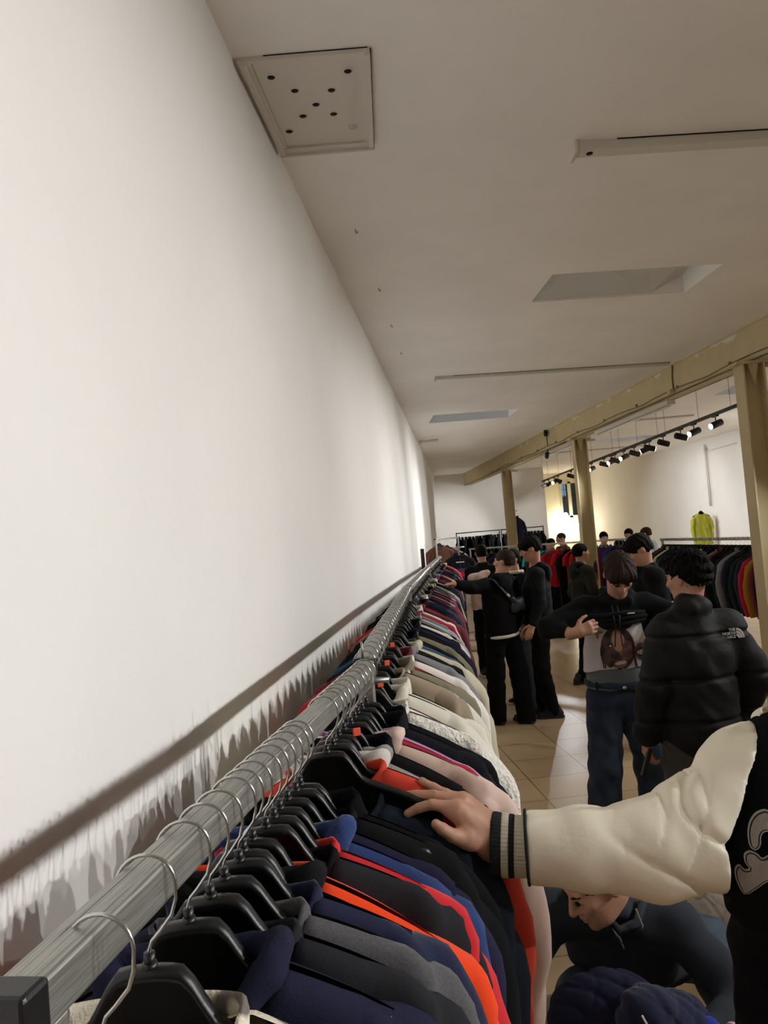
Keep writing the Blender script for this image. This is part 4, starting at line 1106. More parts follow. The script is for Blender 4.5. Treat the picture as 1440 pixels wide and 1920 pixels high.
    for q in 'LR':
        if q not in slv: continue
        sh, el, wr = j['sh'+q], j['el'+q], j['wr'+q]
        g2.append(C_(j['nk']+(0, -.01, -.045), sh+(0, -.005, -.005), .060*b*(1.25 if puff else 1.)*s, .066*b*e*s, .05))
        cuff = el+(wr-el)*(.93 if top != 'bunched' else .55)
        g2 += [C_(sh, el, .072*b*e*s, .064*b*e*s, .04), C_(el, cuff, .064*b*e*s, (.046 if not puff else .062)*b*s*e**.5, .03)]
    if hood and top not in ('puffer', 'jacket'):
        g2 += [C_(j['nk']+(-.055*s, .05*s, -.01), j['nk']+(-.07*s, -.05*s, .03), .026*s, .034*s, .02), C_(j['nk']+(.055*s, .05*s, -.01), j['nk']+(.07*s, -.05*s, .03), .026*s, .034*s, .02), C_(j['nk']+(-.06*s, -.075*s, .03), j['nk']+(.06*s, -.075*s, .03), .035*s, k=.02), E_(j['nk']+np.array((0, -.115, -.06))*s, np.array((.10, .05, .10))*s, None, .03), C_(j['nk']+(-.05*s, .055*s, -.02), j['nk']+(.05*s, .055*s, -.02), .022*s, k=.02)]
    else:
        nkk = j['nk']+(0, 0, .01)
        n_ = 10
        for i in range(n_):
            a0, a1 = 2*PI*i/n_, 2*PI*(i+1)/n_
            rr = .066 if not puff else .070
            g2.append(C_(nkk+np.array((rr*math.cos(a0), rr*math.sin(a0), (-.012 if math.sin(a0) > 0 else .02)))*s, nkk+np.array((rr*math.cos(a1), rr*math.sin(a1), (-.012 if math.sin(a1) > 0 else .02)))*s, (.022 if not puff else .032)*s, k=.02))
        if puff: g2.append(C_(nkk+(0, -.01, -.05), nkk+(0, -.012, .03), .088*s, .070*s, k=.03))
    if puff:
        def dp(x, y, z):
            q = ((z-.965) % .20); q = np.minimum(q, .20-q)
            return np.where(z < 1.42, .014*np.exp(-(q/.012)**2), 0)-.004+folds(.0065, seed, 26, 24)(x, y, z)
    else: dp = folds(.0055, seed)
    V, F = nets([dict(p=g1, cut=(cutf if topcut is None else (lambda X, Y, Z: np.maximum(cutf(X, Y, Z), topcut(X, Y, Z))))), dict(p=g2, k=.03)], vox, disp=dp)
    nm = {'hoodie': 'hooded_sweatshirt', 'puffer': 'puffer_jacket', 'bunched': 'hooded_sweatshirt', 'jacket': 'jacket'}[top]
    link(nm, np_mesh('person_top', V, F), topm or FB['black'], t)
    # trousers
    wz = j['pel'][2]+.06*s
    g3 = [E_(j['pel']+(0, -.01, -.01), np.array((.175, .125, .13))*s, None, .05)]; g4 = []
    for q in 'LR':
        lo_ = j['an'+q]+(0, 0, -.02 if legs != 'baggy' else -.04)
        w1, w2, w3 = {'jogger': (.098, .076, .056), 'jeans': (.098, .078, .072), 'baggy': (.108, .094, .098)}[legs]
        g4 += [C_(j['hi'+q], j['kn'+q], w1*s, w2*s, .04), C_(j['kn'+q], lo_, w2*s, w3*s, .03)]
    V, F = nets([dict(p=g3, cut=lambda X, Y, Z: (Z-wz)+0*X), dict(p=g4, k=.04)], vox, disp=folds(.006, seed+3, 30, 14))
    V[:, 2] = np.maximum(V[:, 2], .012-t.location.z)
    link('jeans' if hipm is m_jeans else 'trousers', np_mesh('person_trousers', V, F), hipm or m_track, t)
    if shoes:
        for q in 'LR':
            f = j['an'+q].copy(); f[2] = 0
            sp = [C_(f+(0, -.05, .045), f+(0, .03, .055), .042, .042, .02), C_(f+(0, .03, .045), f+(0, .15, .032), .042, .032, .02), C_(f+(0, -.04, .05), f+(0, -.02, .10), .042, .045, .02)]
            V, F = nets([dict(p=sp, cut=lambda X, Y, Z: (.022-Z)+0*X)], vox); so = link('shoe', np_mesh('shoe', V, F), shoem or m_shoe, t)
            sp = [C_(f+(0, -.055, .02), f+(0, .155, .02), .046, .038, .02)]
            V, F = nets([dict(p=sp, cut=lambda X, Y, Z: np.maximum(Z-.026, .0015-Z)+0*X)], vox); link('sole', np_mesh('sole', V, F), solem or m_sole, so)
    t['J'] = 0; del t['J']
    return t, j, H

m_olive = fab('olive_hood', (44, 44, 36)); m_puff = mat('puffer_nylon', (22, 22, 23), .72, bump=.25, bscale=40, spec=.3)
m_greypants = fab('grey_trousers', (74, 70, 68)); m_ghood = fab('pale_blue_hood', (172, 186, 200)); m_darkdenim = mat('dark_denim', (50, 56, 66), .9, bump=.2, bscale=200, var=.2, vscale=9)

# shopper with the cross-body bag, reaching into the rack
D = math.radians
pb, jb, Hb = person('person in black seen from behind with a small cross-body bag, reaching into the long rack', (1.10, 7.93), D(122), 1.76, head=(D(28), 0, 0), J=None,
    JW=dict(elL=(.80, 7.75, 1.42), wrL=(.665, 7.66, 1.47), hd=(1.19, 7.93, 1.645), knL=(1.0, 7.92, .50), knR=(1.25, 7.98, .5), anL=(.98, 7.95, .085), anR=(1.27, 7.9, .085)), handL=((-1, -.3, .1), (.1, 0, 1)), topm=FB['black'], hem=.93, legs='baggy', hairm=m_hairb, vox=.009, seed=2, bulk=1.05, curlL=.7)
g = MB(); g.ring([(.180*math.cos(a)*1.0, .150*math.sin(a)-.005, .908+.014*math.sin(a+1)) for a in [2*PI*i/24 for i in range(24)]], .012, .016, 8); g.obj('undershirt', FB['white'], pb)['label'] = 'white undershirt hem'
bag = thing('cross_body_bag', 'small black cross-body bag with strap worn on the back by the shopper in black', 'bag', (1.10, 7.93, 0), D(122)-PI/2)
V, F = nets([dict(p=[E_((.10, -.165, 1.20), (.105, .045, .065), np.array(Matrix.Rotation(-.6, 3, 'Y')), .02), C_((.03, -.17, 1.27), (.17, -.17, 1.16), .03, .03, .02)])], .008); link('pouch', np_mesh('bag', V, F), mat('bag_nylon', (34, 34, 36), .5, bump=.2, bscale=100), bag)
g = MB(); g.tube([(-.13, .02, 1.50), (-.12, -.10, 1.47), (-.07, -.150, 1.38), (.0, -.165, 1.29), (.05, -.17, 1.25)], .017, 8, flat=.25); g.obj('strap', mat('strap_webbing', (40, 40, 42), .7), bag)
g = MB(); g.box((-.02, -.178, 1.31), (.045, .012, .03), Matrix.Rotation(.7, 3, 'Y'), bev=.003); g.obj('buckle', m_chrome, bag)

person('person in black jacket and black trousers facing away beyond the one with the bag', (1.30, 10.7), D(95), 1.80, topm=FB['softblack'], hood=False, top='jacket', vox=.012, seed=5, JW=dict(elL=(1.08, 10.75, 1.2), wrL=(1.0, 10.95, 1.25)), solem=m_solew, hairm=m_hair)
# pink top held over an arm
V, F = nets([dict(p=[C_((1.13, 10.42, 1.36), (1.32, 10.40, 1.42), .05, .045, .03), C_((1.14, 10.42, 1.36), (1.13, 10.42, .98), .075, .05, .05), C_((1.22, 10.40, 1.36), (1.23, 10.42, 1.0), .06, .06, .05)])], .012, disp=folds(.012, 4, 12, 40))
tag(link('draped_sweatshirt', np_mesh('draped', V, F), FB['pink']), 'pale pink sweatshirt draped over the arm of the shopper at the long rack', 'sweatshirt')
person('person in dark hooded tracksuit in profile, black hair falling over the forehead', (1.52, 8.08), D(175), 1.84, head=(0, D(-18), 0), JW=dict(hd=(1.495, 8.05, 1.75), elL=(1.5, 7.85, 1.2), wrL=(1.40, 7.80, 1.0), anL=(1.58, 8.00, .085), anR=(1.50, 8.2, .085)), topm=FB['softblack'], hair='fringe', vox=.009, seed=7, legs='jogger')
person('person in jeans and dark jacket with cream collar, half hidden behind the tracksuit', (1.42, 8.75), D(205), 1.74, topm=FB['black'], hipm=m_darkdenim, legs='baggy', vox=.012, seed=8, hood=False, top='jacket', solem=m_solew, hair='short')
V, F = nets([dict(p=[C_((1.42+.08*math.cos(a), 8.72+.08*math.sin(a), 1.49), (1.42+.08*math.cos(a+.7), 8.72+.08*math.sin(a+.7), 1.49), .02, k=.01) for a in np.arange(0, 6.3, .7)])], .01)
tag(link('scarf', np_mesh('scarf', V, F), FB['cream']), 'cream neck scarf of the half hidden person in jeans', 'scarf')
pg, jg, Hg = person('person in olive hooded sweatshirt with a gold crest, looking to the side', (2.42, 9.75), D(15), 1.72, head=(0, 0, 0), topm=m_olive, hair='brown', hairm=m_hair, vox=.009, seed=9, legs='jogger', JW=dict(elR=(2.48, 9.50, 1.15), wrR=(2.58, 9.55, .98), anL=(2.35, 9.85, .085), anR=(2.25, 9.6, .085)))
g = MB(); g.ring([(.09+.045*math.cos(a), .135, 1.28+.065*math.sin(a)) for a in [2*PI*i/24 for i in range(24)]], .006, .007, 6); g.prism([(.06, 1.33), (.12, 1.33), (.125, 1.27), (.09, 1.225), (.055, 1.27)], .128, .142, lambda x, z, y: (x, y, z)); g.obj('crest', mat('gold_print', (150, 120, 60), .6), pg)
pc, jc, Hc = person('person in black with smooth black hair bent over, behind the boy lifting his sweatshirt', (2.20, 6.6), D(178), 1.83, head=(0, D(-28), 0), JW=dict(hd=(2.14, 6.57, 1.70), nk=(2.19, 6.58, 1.53)), topm=FB['black'], hair='fringe', vox=.009, seed=11, hipm=fab('green_grey_trousers', (56, 60, 52)), hood=False, top='jacket', legs='baggy', bulk=1.12, hem=.95)
# the crowd at the back
far = [((3.45, 16.2), 200, 1.74, m_hair, 'black', 'person with black hair behind the red shirts, nearer the far column'), ((3.80, 16.7), 190, 1.84, m_hairb, 'brown', 'person in a brown knitted cap before the glowing light'), ((4.22, 15.0), 265, 1.80, m_hair, 'softblack', 'person in dark top facing the camera beyond the middle rail'),
       ((4.75, 15.1), 240, 1.82, m_hair, 'black', 'person with short dark hair beside the one in pale blue'), ((4.93, 14.6), 150, 1.82, m_hairb, None, 'person in a pale blue hooded sweatshirt at the back'), ((4.02, 13.3), 170, 1.66, m_hair, 'black', 'person with dark hair crouched between the rails, farther one'), ((4.06, 12.75), 100, 1.65, m_hair, 'softblack', 'person with dark hair standing at the corner of the coat rail')]
for k, (p, a, S, hm, c, lb) in enumerate(far):
    person(lb, p, D(a), S, topm=FB[c] if c else m_ghood, hair='buzz' if hm is m_hairb and k == 1 else 'short', hairm=hm, vox=.014, seed=20+k, head=(0, D(-10), 0), legs='jeans', hood=(c is None), top='hoodie' if c is None else 'jacket')

# ---- boy lifting the hooded sweatshirt
pj, jj, Hj = person('boy with brown fringe lifting a black hooded sweatshirt to show a printed white tee', (1.28, 4.52), D(263), 1.76, head=(D(4), D(-48), 0), vox=.006, hair='fringe', hairm=m_hairb, top='bunched', topm=FB['softblack'], hipm=m_jeans, legs='baggy', seed=31, hem=1.385, bulk=.98,
    JW=dict(hd=(1.315, 4.44, 1.645), nk=(1.32, 4.52, 1.50), shR=(1.13, 4.54, 1.455), shL=(1.50, 4.54, 1.44), elR=(.885, 4.44, 1.375), wrR=(1.00, 4.30, 1.345), elL=(1.625, 4.42, 1.375), wrL=(1.53, 4.30, 1.325),
            knR=(1.15, 4.50, .52), anR=(1.10, 4.52, .09), knL=(1.42, 4.50, .52), anL=(1.44, 4.54, .09), hiR=(1.19, 4.53, .92), hiL=(1.37, 4.53, .92)),
    handR=((.8, -.1, .25), (0, -1, .2)), handL=((-.42, -.1, -.7), (.5, -.8, 0)), curlR=1.1, curlL=.45)
m_tee = mat('white_tee', (206, 200, 196), .8, bump=.1, bscale=60)
V, F = nets([dict(p=[C_((-.06, .0, 1.36), (-.075, .0, 1.08), .098, .122, .04), C_((.06, .0, 1.36), (.075, .0, 1.08), .098, .122, .04)], cut=lambda X, Y, Z: np.maximum(1.105+.12*np.clip(-X-.02, 0, 1)-.25*np.clip(X-.12, 0, 1)-Z, Z-1.40)), ], .006, disp=folds(.004, 6, 20, 26))
link('printed_tee', np_mesh('tee', V, F), m_tee, pj); tee_o = pj.children[-1]
for o in pj.children:
    if o.name.startswith('printed_tee'): tee_o = o
def onto(obj, pts, off=.003, d=(0, 1, 0)):
    """drop points sideways onto the cloth surface (local frame)"""
    res = []
    for x, z in pts:
        ok, loc, n, _ = obj.ray_cast(Vector((x, .6, z)), Vector((0, -1, 0)))
        res.append((Vector((x, loc.y, z)) if ok else None))
    ys = [r.y for r in res if r is not None]; my = sum(ys)/max(1, len(ys)) if ys else .13
    return [Vector((x, (r.y if r is not None else my)+off, z)) for (x, z), r in zip(pts, res)]
def patch(obj, cx, cz, rx, rz, m, name, parent, off=.003, rings=5, n=24, rot=0., shape=None):
    V = []; F = []; P = []
    for i in range(rings+1):
        for k in range(n):
            a = 2*PI*k/n; rr = i/rings; q = (shape(a) if shape else 1.)
            u, v = rx*rr*q*math.cos(a), rz*rr*q*math.sin(a)
            P.append((cx+u*math.cos(rot)-v*math.sin(rot), cz+u*math.sin(rot)+v*math.cos(rot)))
    V = onto(obj, P, off)
    for i in range(rings):
        for k in range(n):
            k2 = (k+1) % n; F.append((i*n+k, i*n+k2, (i+1)*n+k2, (i+1)*n+k))
    return link(name, new_mesh(name, [tuple(v) for v in V], F), m, parent)
pr = [mat('print_brown', (84, 58, 56), .6, rgb2=(44, 30, 34), vscale=22), mat('print_dark', (34, 24, 26), .6), mat('print_lip', (150, 88, 84), .6), mat('print_tooth', (214, 206, 200), .5), mat('print_gold', (128, 112, 78), .6), mat('print_tan', (140, 96, 80), .6, rgb2=(90, 62, 58), vscale=30)]
# local x: person's right (+) appears on the viewer's left
patch(tee_o, .005, 1.225, .095, .125, pr[0], 'print', tee_o, .004, rot=.08)
patch(tee_o, -.035, 1.215, .045, .06, pr[5], 'print', tee_o, .006)
patch(tee_o, -.125, 1.20, .038, .050, pr[5], 'print', tee_o, .004)
patch(tee_o, .0, 1.36, .09, .035, pr[1], 'print', tee_o, .004)
for x, z in ((.045, 1.25), (-.015, 1.262)): patch(tee_o, x, z, .018, .009, pr[1], 'print', tee_o, .007); patch(tee_o, x, z-.006, .007, .004, pr[3], 'print', tee_o, .009)
patch(tee_o, .0, 1.138, .040, .022, pr[2], 'print', tee_o, .008, rot=-.15); patch(tee_o, -.003, 1.145, .032, .010, pr[3], 'print', tee_o, .010, rot=-.15)
patch(tee_o, .02, 1.19, .022, .014, pr[1], 'print', tee_o, .008)
for dz, mm, rx, rz_ in ((0, pr[1], .03, .028), (0, pr[3], .027, .014)): patch(tee_o, -.126, 1.198-dz, rx, rz_, mm, 'print', tee_o, .007 if mm is pr[1] else .009)
for k in range(3): patch(tee_o, -.112-.012*k, 1.198, .0018, .016, pr[1], 'print', tee_o, .011)
patch(tee_o, .112, 1.32, .036, .036, pr[4], 'print', tee_o, .004, shape=lambda a: .35+.65*abs(math.cos(2*(a+.1)))**3)
for x in (.098, .088, -.085, -.078): 
    g = MB(); P = onto(tee_o, [(x, 1.24), (x+.004, 1.2), (x-.002, 1.16), (x-.006, 1.12)], .005); g.tube(P, .003, 5); g.obj('print', pr[1], tee_o)
V, F = nets([dict(p=[C_((-.06, .0, 1.10), (-.065, .0, .99), .118, k=.03), C_((.06, .0, 1.10), (.065, .0, .99), .118, k=.03)], cut=lambda X, Y, Z: np.maximum(.99-Z, Z-1.11)+0*X)], .006, disp=folds(.002, 3))
link('boxer_waistband', np_mesh('boxers', V, F), mat('grey_jersey', (104, 112, 116), .85), pj)
g = MB()
for z, rx, ry in ((1.028, .19, .138),): g.ring([(rx*math.cos(a), ry*math.sin(a)-.008, z-.012*abs(math.sin(a))) for a in [2*PI*i/32 for i in range(32)]], .006, .02, 8)
g.obj('waistband', m_jeans, pj)
g = MB(); g.tube([(-.005, .14, 1.01), (-.005, .152, 1.01)], .010, 14); g.obj('button', m_chrome, pj)
g = MB()
for k in range(3): g.ring([((.172+.010*(k % 2))*math.cos(a), .138*math.sin(a)+.006, 1.372+.024*k+.006*math.sin(a*3+k)) for a in [2*PI*i/32 for i in range(32)]], .018, .015, 8)
g.obj('bunched_hem', FB['softblack'], pj)
g = MB()
for x in (-.012, .016): g.tube([(x, .12, 1.47), (x*1.2, .162, 1.41), (x*.8, .165, 1.36), (x*1.5, .145, 1.24)], .0035, 6)
g.obj('drawstring', m_black, pj)
g = MB(); g.box((-.075, .150, 1.425), (.05, .004, .008)); g.obj('chest_print', FB['white'], pj)
bl = MB()
for x, y, dx in ((.19, .02, .02), (-.17, .03, 0)):
    for k in range(2): bl.box((x*.75, .118, 1.02), (.012, .01, .05))
bl.obj('belt_loop', m_jeans, pj)

# ---- person in the puffer jacket
pp, jp, Hp = person('person with curly black hair seen from behind in a thick black puffer jacket', (1.455, 3.82), D(103), 1.75, head=(D(22), D(-8), 0), vox=.006, hair='curly', hairm=m_hair, top='puffer', topm=m_puff, hipm=m_greypants, legs='baggy', seed=41, hem=.80, bulk=.99,
    JW=dict(hd=(1.475, 3.84, 1.635), elL=(1.232, 3.76, 1.12), wrL=(1.195, 3.82, .885), elR=(1.745, 3.78, 1.14), wrR=(1.70, 3.92, .92), shL=(1.335, 3.81, 1.375), shR=(1.635, 3.83, 1.375)), handL=((-.05, .1, -1), (-1, -.2, 0)), curlL=.9)
puffo = [o for o in pp.children if o.name.startswith('puffer')][0]
# white stitched lettering and dome mark on the shoulder
def on_back(obj, verts, depth):
    out = []
    for v in verts:
        ok, loc, n, _ = obj.ray_cast(Vector((v[0], -.6, v[1])), Vector((0, 1, 0)))
        out.append(Vector((v[0], (loc.y if ok else -.15)-depth, v[1])))
    return out
def text_mesh(txt, size, ext=.0):
    cu = bpy.data.curves.new('t', 'FONT'); cu.body = txt; cu.size = size; cu.extrude = ext; cu.space_line = .85; cu.align_x = 'RIGHT'; cu.resolution_u = 2
    o = bpy.data.objects.new('t', cu); COL.objects.link(o); dg = bpy.context.evaluated_depsgraph_get(); me = bpy.data.meshes.new_from_object(o.evaluated_get(dg)); bpy.data.objects.remove(o); return me
me = text_mesh('THE\nNORTH\nFACE', .020, .0015)
lx, lz = .150, 1.375
P = on_back(puffo, [(lx+v.co.x, lz+v.co.y) for v in me.vertices], .0)
for v, p in zip(me.vertices, P): v.co = Vector((p.x, min(p.y for p in P)-.006-v.co.z, p.z))
link('lettering', me, mat('white_thread', (205, 203, 198), .7), puffo)
g = MB()
for k, r in enumerate((.042, .030, .018)):
    n = 12; cx, cz = lx+.004, lz-.036
    outer = [(cx+r*math.cos(a), cz+r*1.15*math.sin(a)) for a in np.linspace(0, PI/2, n)]; inner = [(cx+(r-.009)*math.cos(a), cz+(r-.009)*1.15*math.sin(a)) for a in np.linspace(PI/2, 0, n)]
    yy = min(p.y for p in P)-.006
    g.prism(outer+inner, yy, yy-.003, lambda x, z, y: (x, y, z))
g.obj('dome_mark', _mats['white_thread'], puffo)
g = MB(); g.box((1.175, 3.80, .765), (.02, .03, .14), Matrix.Rotation(.35, 3, 'Y'), bev=.004); tag(g.obj('black_phone', m_black), 'slim black phone hanging from the hand of the person in the puffer jacket', 'phone')

# ---- person in the varsity jacket, arm stretched to the rack
FH = []
def chain(pts, rs, k=.003):
    for i in range(len(pts)-1): FH.append((pts[i], pts[i+1], rs[i], rs[i+1], k))
chain([(.106, 1.385, 1.430), (.083, 1.375, 1.455), (.042, 1.374, 1.466), (.018, 1.379, 1.460), (-.002, 1.383, 1.451)], [.0125, .0118, .0094, .0084, .0074])
chain([(.110, 1.405, 1.435), (.093, 1.400, 1.459), (.048, 1.399, 1.473), (.016, 1.407, 1.474), (-.005, 1.412, 1.473)], [.0125, .0120, .0096, .0086, .0076])
chain([(.119, 1.430, 1.432), (.100, 1.428, 1.450), (.071, 1.430, 1.464), (.048, 1.436, 1.476), (.029, 1.441, 1.487)], [.0120, .0112, .0090, .0081, .0072])
chain([(.122, 1.452, 1.423), (.106, 1.452, 1.436), (.085, 1.458, 1.447), (.068, 1.464, 1.455), (.055, 1.470, 1.460)], [.011, .010, .0078, .0072, .0064])
FH.append(((.150, 1.392, 1.388), (.083, 1.372, 1.447), .022, .0135, .022)); FH.append(((.152, 1.402, 1.392), (.095, 1.398, 1.450), .024, .0135, .022))
FH.append(((.156, 1.412, 1.392), (.103, 1.428, 1.444), .022, .0125, .022)); FH.append(((.156, 1.418, 1.388), (.110, 1.450, 1.430), .020, .0115, .020))
FH.append(((.145, 1.392, 1.385), (.100, 1.368, 1.408), .024, .017, .018))
FH.append(((.102, 1.366, 1.400), (.072, 1.350, 1.418), .0160, .0118, .012)); FH.append(((.072, 1.350, 1.418), (.055, 1.344, 1.433), .0112, .0104, .003)); FH.append(((.055, 1.344, 1.433), (.044, 1.342, 1.443), .0104, .0082, .003))
FH.append(((.150, 1.400, 1.388), (.24, 1.385, 1.372), .030, .036, .03)); FH.append(((.24, 1.385, 1.372), (.36, 1.37, 1.376), .036, .04, .03)); FH.append(((.150, 1.410, 1.384), (.22, 1.39, 1.370), .028, .033, .03))
for (x, y, z) in ((.083, 1.374, 1.458), (.093, 1.399, 1.463), (.101, 1.428, 1.454)): FH.append(((x, y, z-.002), (x+.004, y, z-.004), .0125, .0125, .006))
def seamx(Z): return np.where(Z > 1.40, .240-(Z-1.40)*.53, np.where(Z > 1.27, .240+(1.40-Z)*.05, .235))
m_varsity = mat('cream_satin', (238, 231, 210), .42, bump=.08, bscale=60, spec=.4)
vp, jv, Hv = person('person in black and cream letterman jacket reaching an arm over the nearest rack', (.80, 1.38), D(250), 1.84, JW=dict(shR=(.64, 1.40, 1.46), elR=(.42, 1.36, 1.37), wrR=(.235, 1.385, 1.372), shL=(.99, 1.35, 1.49), elL=(1.08, 1.32, 1.2), wrL=(1.05, 1.18, 1.0)), finehand=FH, head=(D(-30), D(-15), 0), top='jacket', topm=mat('black_wool', (15, 15, 17), .95, bump=.3, bscale=400, spec=.1), slv='', hood=False, vox=.0065, seed=51, bulk=1.26, hem=.86, hair='short', topcut=lambda X, Y, Z: np.abs(X)-seamx(Z)-.004, topadd=[E_((.13, .04, 1.33), (.145, .135, .15), None, .03), E_((.10, .01, 1.44), (.16, .11, .10), None, .04), E_((.13, .0, 1.05), (.12, .14, .24), None, .03)])
invv = Matrix.Rotation(-(D(250)-PI/2), 3, 'Z')
def LV(p): return invv @ (Vector(p)-Vector(vp.location))
jacket = [o for o in vp.children if o.name.startswith('jacket')][0]
def sleeve_r(pts, name, fold=True, h=.0055):
    P = [];
    for i in range(len(pts)-1): P.append(C_(LV(pts[i][:3]), LV(pts[i+1][:3]), pts[i][3], pts[i+1][3], k=.014))
    p0, p1 = Vector(LV(pts[0][:3])), Vector(LV(pts[1][:3])); ax = (p1-p0).normalized()
    ca = math.cos(D(250)-PI/2); sa = math.sin(D(250)-PI/2)
    def dsp(x, y, z):
        X = ca*x-sa*y+.80; Y = sa*x+ca*y+1.38
        t_ = X-.20
        amp = np.clip(t_*6, .0, 1)
        w1 = np.sin(21*X+17*(z-1.37)+1.3*np.sin(15*z+9*Y)+.4); w2 = np.sin(33*X-27*(z-1.38)+1.6*np.sin(13*X)+1.)
        cr = lambda w, q: np.exp(-(w/q)**2)
        up = np.clip((X-.30)*8, .15, 1)
        return amp*up*(.0075*cr(w1, .22)+.005*cr(w2, .20)*np.clip((z-1.30)*9, 0, 1)-.004*np.abs(w1))+.001*np.sin(70*X+50*z)
    V, F = nets([dict(p=P, cut=lambda X, Y, Z: np.maximum(-((X-p0.x)*ax.x+(Y-p0.y)*ax.y+(Z-p0.z)*ax.z), (seamx(Z)-.006-X) if fold else -1.))], h, disp=dsp if fold else folds(.008, 3, 24, 20))
    return link(name, np_mesh(name, V, F), m_varsity, vp)
so = sleeve_r([(.203, 1.387, 1.374, .060), (.30, 1.367, 1.371, .068), (.42, 1.358, 1.364, .080), (.50, 1.365, 1.380, .092), (.56, 1.385, 1.398, .100), (.62, 1.40, 1.440, .102), (.70, 1.41, 1.485, .095)], 'sleeve'); so['label'] = 'cream satin sleeve stretched to the rack'
sleeve_r([(1.055, 1.20, 1.03, .06), (1.08, 1.30, 1.18, .085), (1.05, 1.33, 1.35, .105), (1.02, 1.34, 1.45, .10), (.96, 1.35, 1.48, .09)], 'sleeve', False)
def cuffring(p0, p1, bands, r0, r1, parent):
    p0, p1 = Vector(p0), Vector(p1)
    for a, b_, m, nm in bands:
        g = MB(); n = 44; V = []; F = []; A, B = LV(p0.lerp(p1, a)), LV(p0.lerp(p1, b_)); d = (B-A).normalized(); u = Vector((0, 0, 1)); u = (u-d*u.dot(d)).normalized(); w = d.cross(u)
        K = 96; ra, rb = r0+(r1-r0)*a, r0+(r1-r0)*b_
        prof = [(0, -.006), (0, -.001), (.15, .0005), (.5, .0008), (.85, .0005), (1, -.001), (1, -.006)]
        for t_, e in prof:
            c = A.lerp(B, t_); rr = ra+(rb-ra)*t_+e
            for k in range(K):
                an = 2*PI*k/K; q = rr+(.0004 if k % 2 else -.0004); V.append(c+u*math.cos(an)*q*1.06+w*math.sin(an)*q*.98)
        for i in range(len(prof)-1):
            for k in range(K): k2 = (k+1) % K; F.append((i*K+k, i*K+k2, (i+1)*K+k2, (i+1)*K+k))
        g.add(V, F, False); g.obj(nm, m, parent)
mk, mc = mat('rib_black', (18, 18, 24), .9), mat('rib_cream', (196, 190, 170), .9)
cuffring((.142, 1.400, 1.379), (.212, 1.386, 1.373), [(0, .26, mk, 'cuff_stripe'), (.26, .44, mc, 'cuff_stripe'), (.44, .58, mk, 'cuff_stripe'), (.58, 1.0, mc, 'cuff_stripe')], .052, .047, so)
g = MB(); A = LV((.2035, 1.387, 1.374)); d = (LV((.27, 1.375, 1.373))-A).normalized(); u = (Vector((0, 0, 1))-d*d.z).normalized(); w = d.cross(u)
g.ring([A+u*math.cos(a)*.0615+w*math.sin(a)*.0615 for a in [2*PI*k/40 for k in range(40)]], .0028, .0028, 6); g.obj('piping', mk, so)
# letter patch on the chest: felt backing, dark line, chenille top
up = [(.167, 1.437), (.177, 1.434), (.187, 1.427), (.196, 1.414), (.201, 1.397), (.2, 1.38), (.193, 1.375), (.186, 1.379), (.182, 1.387), (.181, 1.398), (.176, 1.405), (.167, 1.407), (.150, 1.400), (.14, 1.412), (.15, 1.43)]
lw = [(.21, 1.361), (.208, 1.368), (.2, 1.374), (.189, 1.371), (.183, 1.363), (.173, 1.371), (.155, 1.375), (.14, 1.36), (.15, 1.34), (.177, 1.33), (.19, 1.318), (.213, 1.294), (.221, 1.305), (.227, 1.327), (.224, 1.341), (.217, 1.347), (.211, 1.339), (.202, 1.343), (.209, 1.351)]
def shrink(P, d):
    n = len(P); out = []
    ar = sum(P[i][0]*P[(i+1) % n][1]-P[(i+1) % n][0]*P[i][1] for i in range(n)); sg = 1 if ar > 0 else -1
    for i in range(n):
        a, b_, c = Vector(P[i-1]), Vector(P[i]), Vector(P[(i+1) % n]); e1 = (b_-a).normalized(); e2 = (c-b_).normalized()
        nn = Vector((-e1.y-e2.y, e1.x+e2.x)); nn = nn.normalized() if nn.length > 1e-6 else Vector((-e1.y, e1.x)); out.append(tuple(b_+nn*d*sg))
    return out
def smoothp(P):
    o = []
    for i in range(len(P)):
        a, b_ = Vector(P[i]), Vector(P[(i+1) % len(P)]); o += [tuple(a.lerp(b_, .25)), tuple(a.lerp(b_, .75))]
    return o
m_chen = mat('white_chenille', (196, 186, 176), .95, bump=.8, bscale=900, var=.12, vscale=400); m_felt = mat('grey_felt', (170, 164, 160), .9)
for P in (up, lw):
    P = smoothp(P)
    for off, dd, mm, nm in ((0., .004, m_felt, 'letter_patch'), (.0022, .0048, mk, 'letter_patch'), (.004, .0068, m_chen, 'letter_patch')):
        Q = shrink(P, off)
        hit = []
        for x, z in Q:
            ok, loc, n_, _ = jacket.ray_cast(Vector((x, .6, z)), Vector((0, -1, 0))); hit.append(loc.y if ok else None)
        my = [h for h in hit if h is not None]; my = sum(my)/max(1, len(my)) if my else .15
        hit = [h if h is not None else my for h in hit]
        n = len(Q); V = [(x, h-.004, z) for (x, z), h in zip(Q, hit)]+[(x, h+dd, z) for (x, z), h in zip(Q, hit)]
        F = [tuple(range(n)), tuple(range(2*n-1, n-1, -1))]+[(i, (i+1) % n, (i+1) % n+n, i+n) for i in range(n)]
        link(nm, new_mesh(nm, V, F, False), mm, jacket)
g = MB(); g.tube([(-.0, .19, 1.50), (0, .21, 1.3), (0, .2, 1.1), (0, .19, .9)], .004, 6); g.obj('placket', m_blackm, jacket)

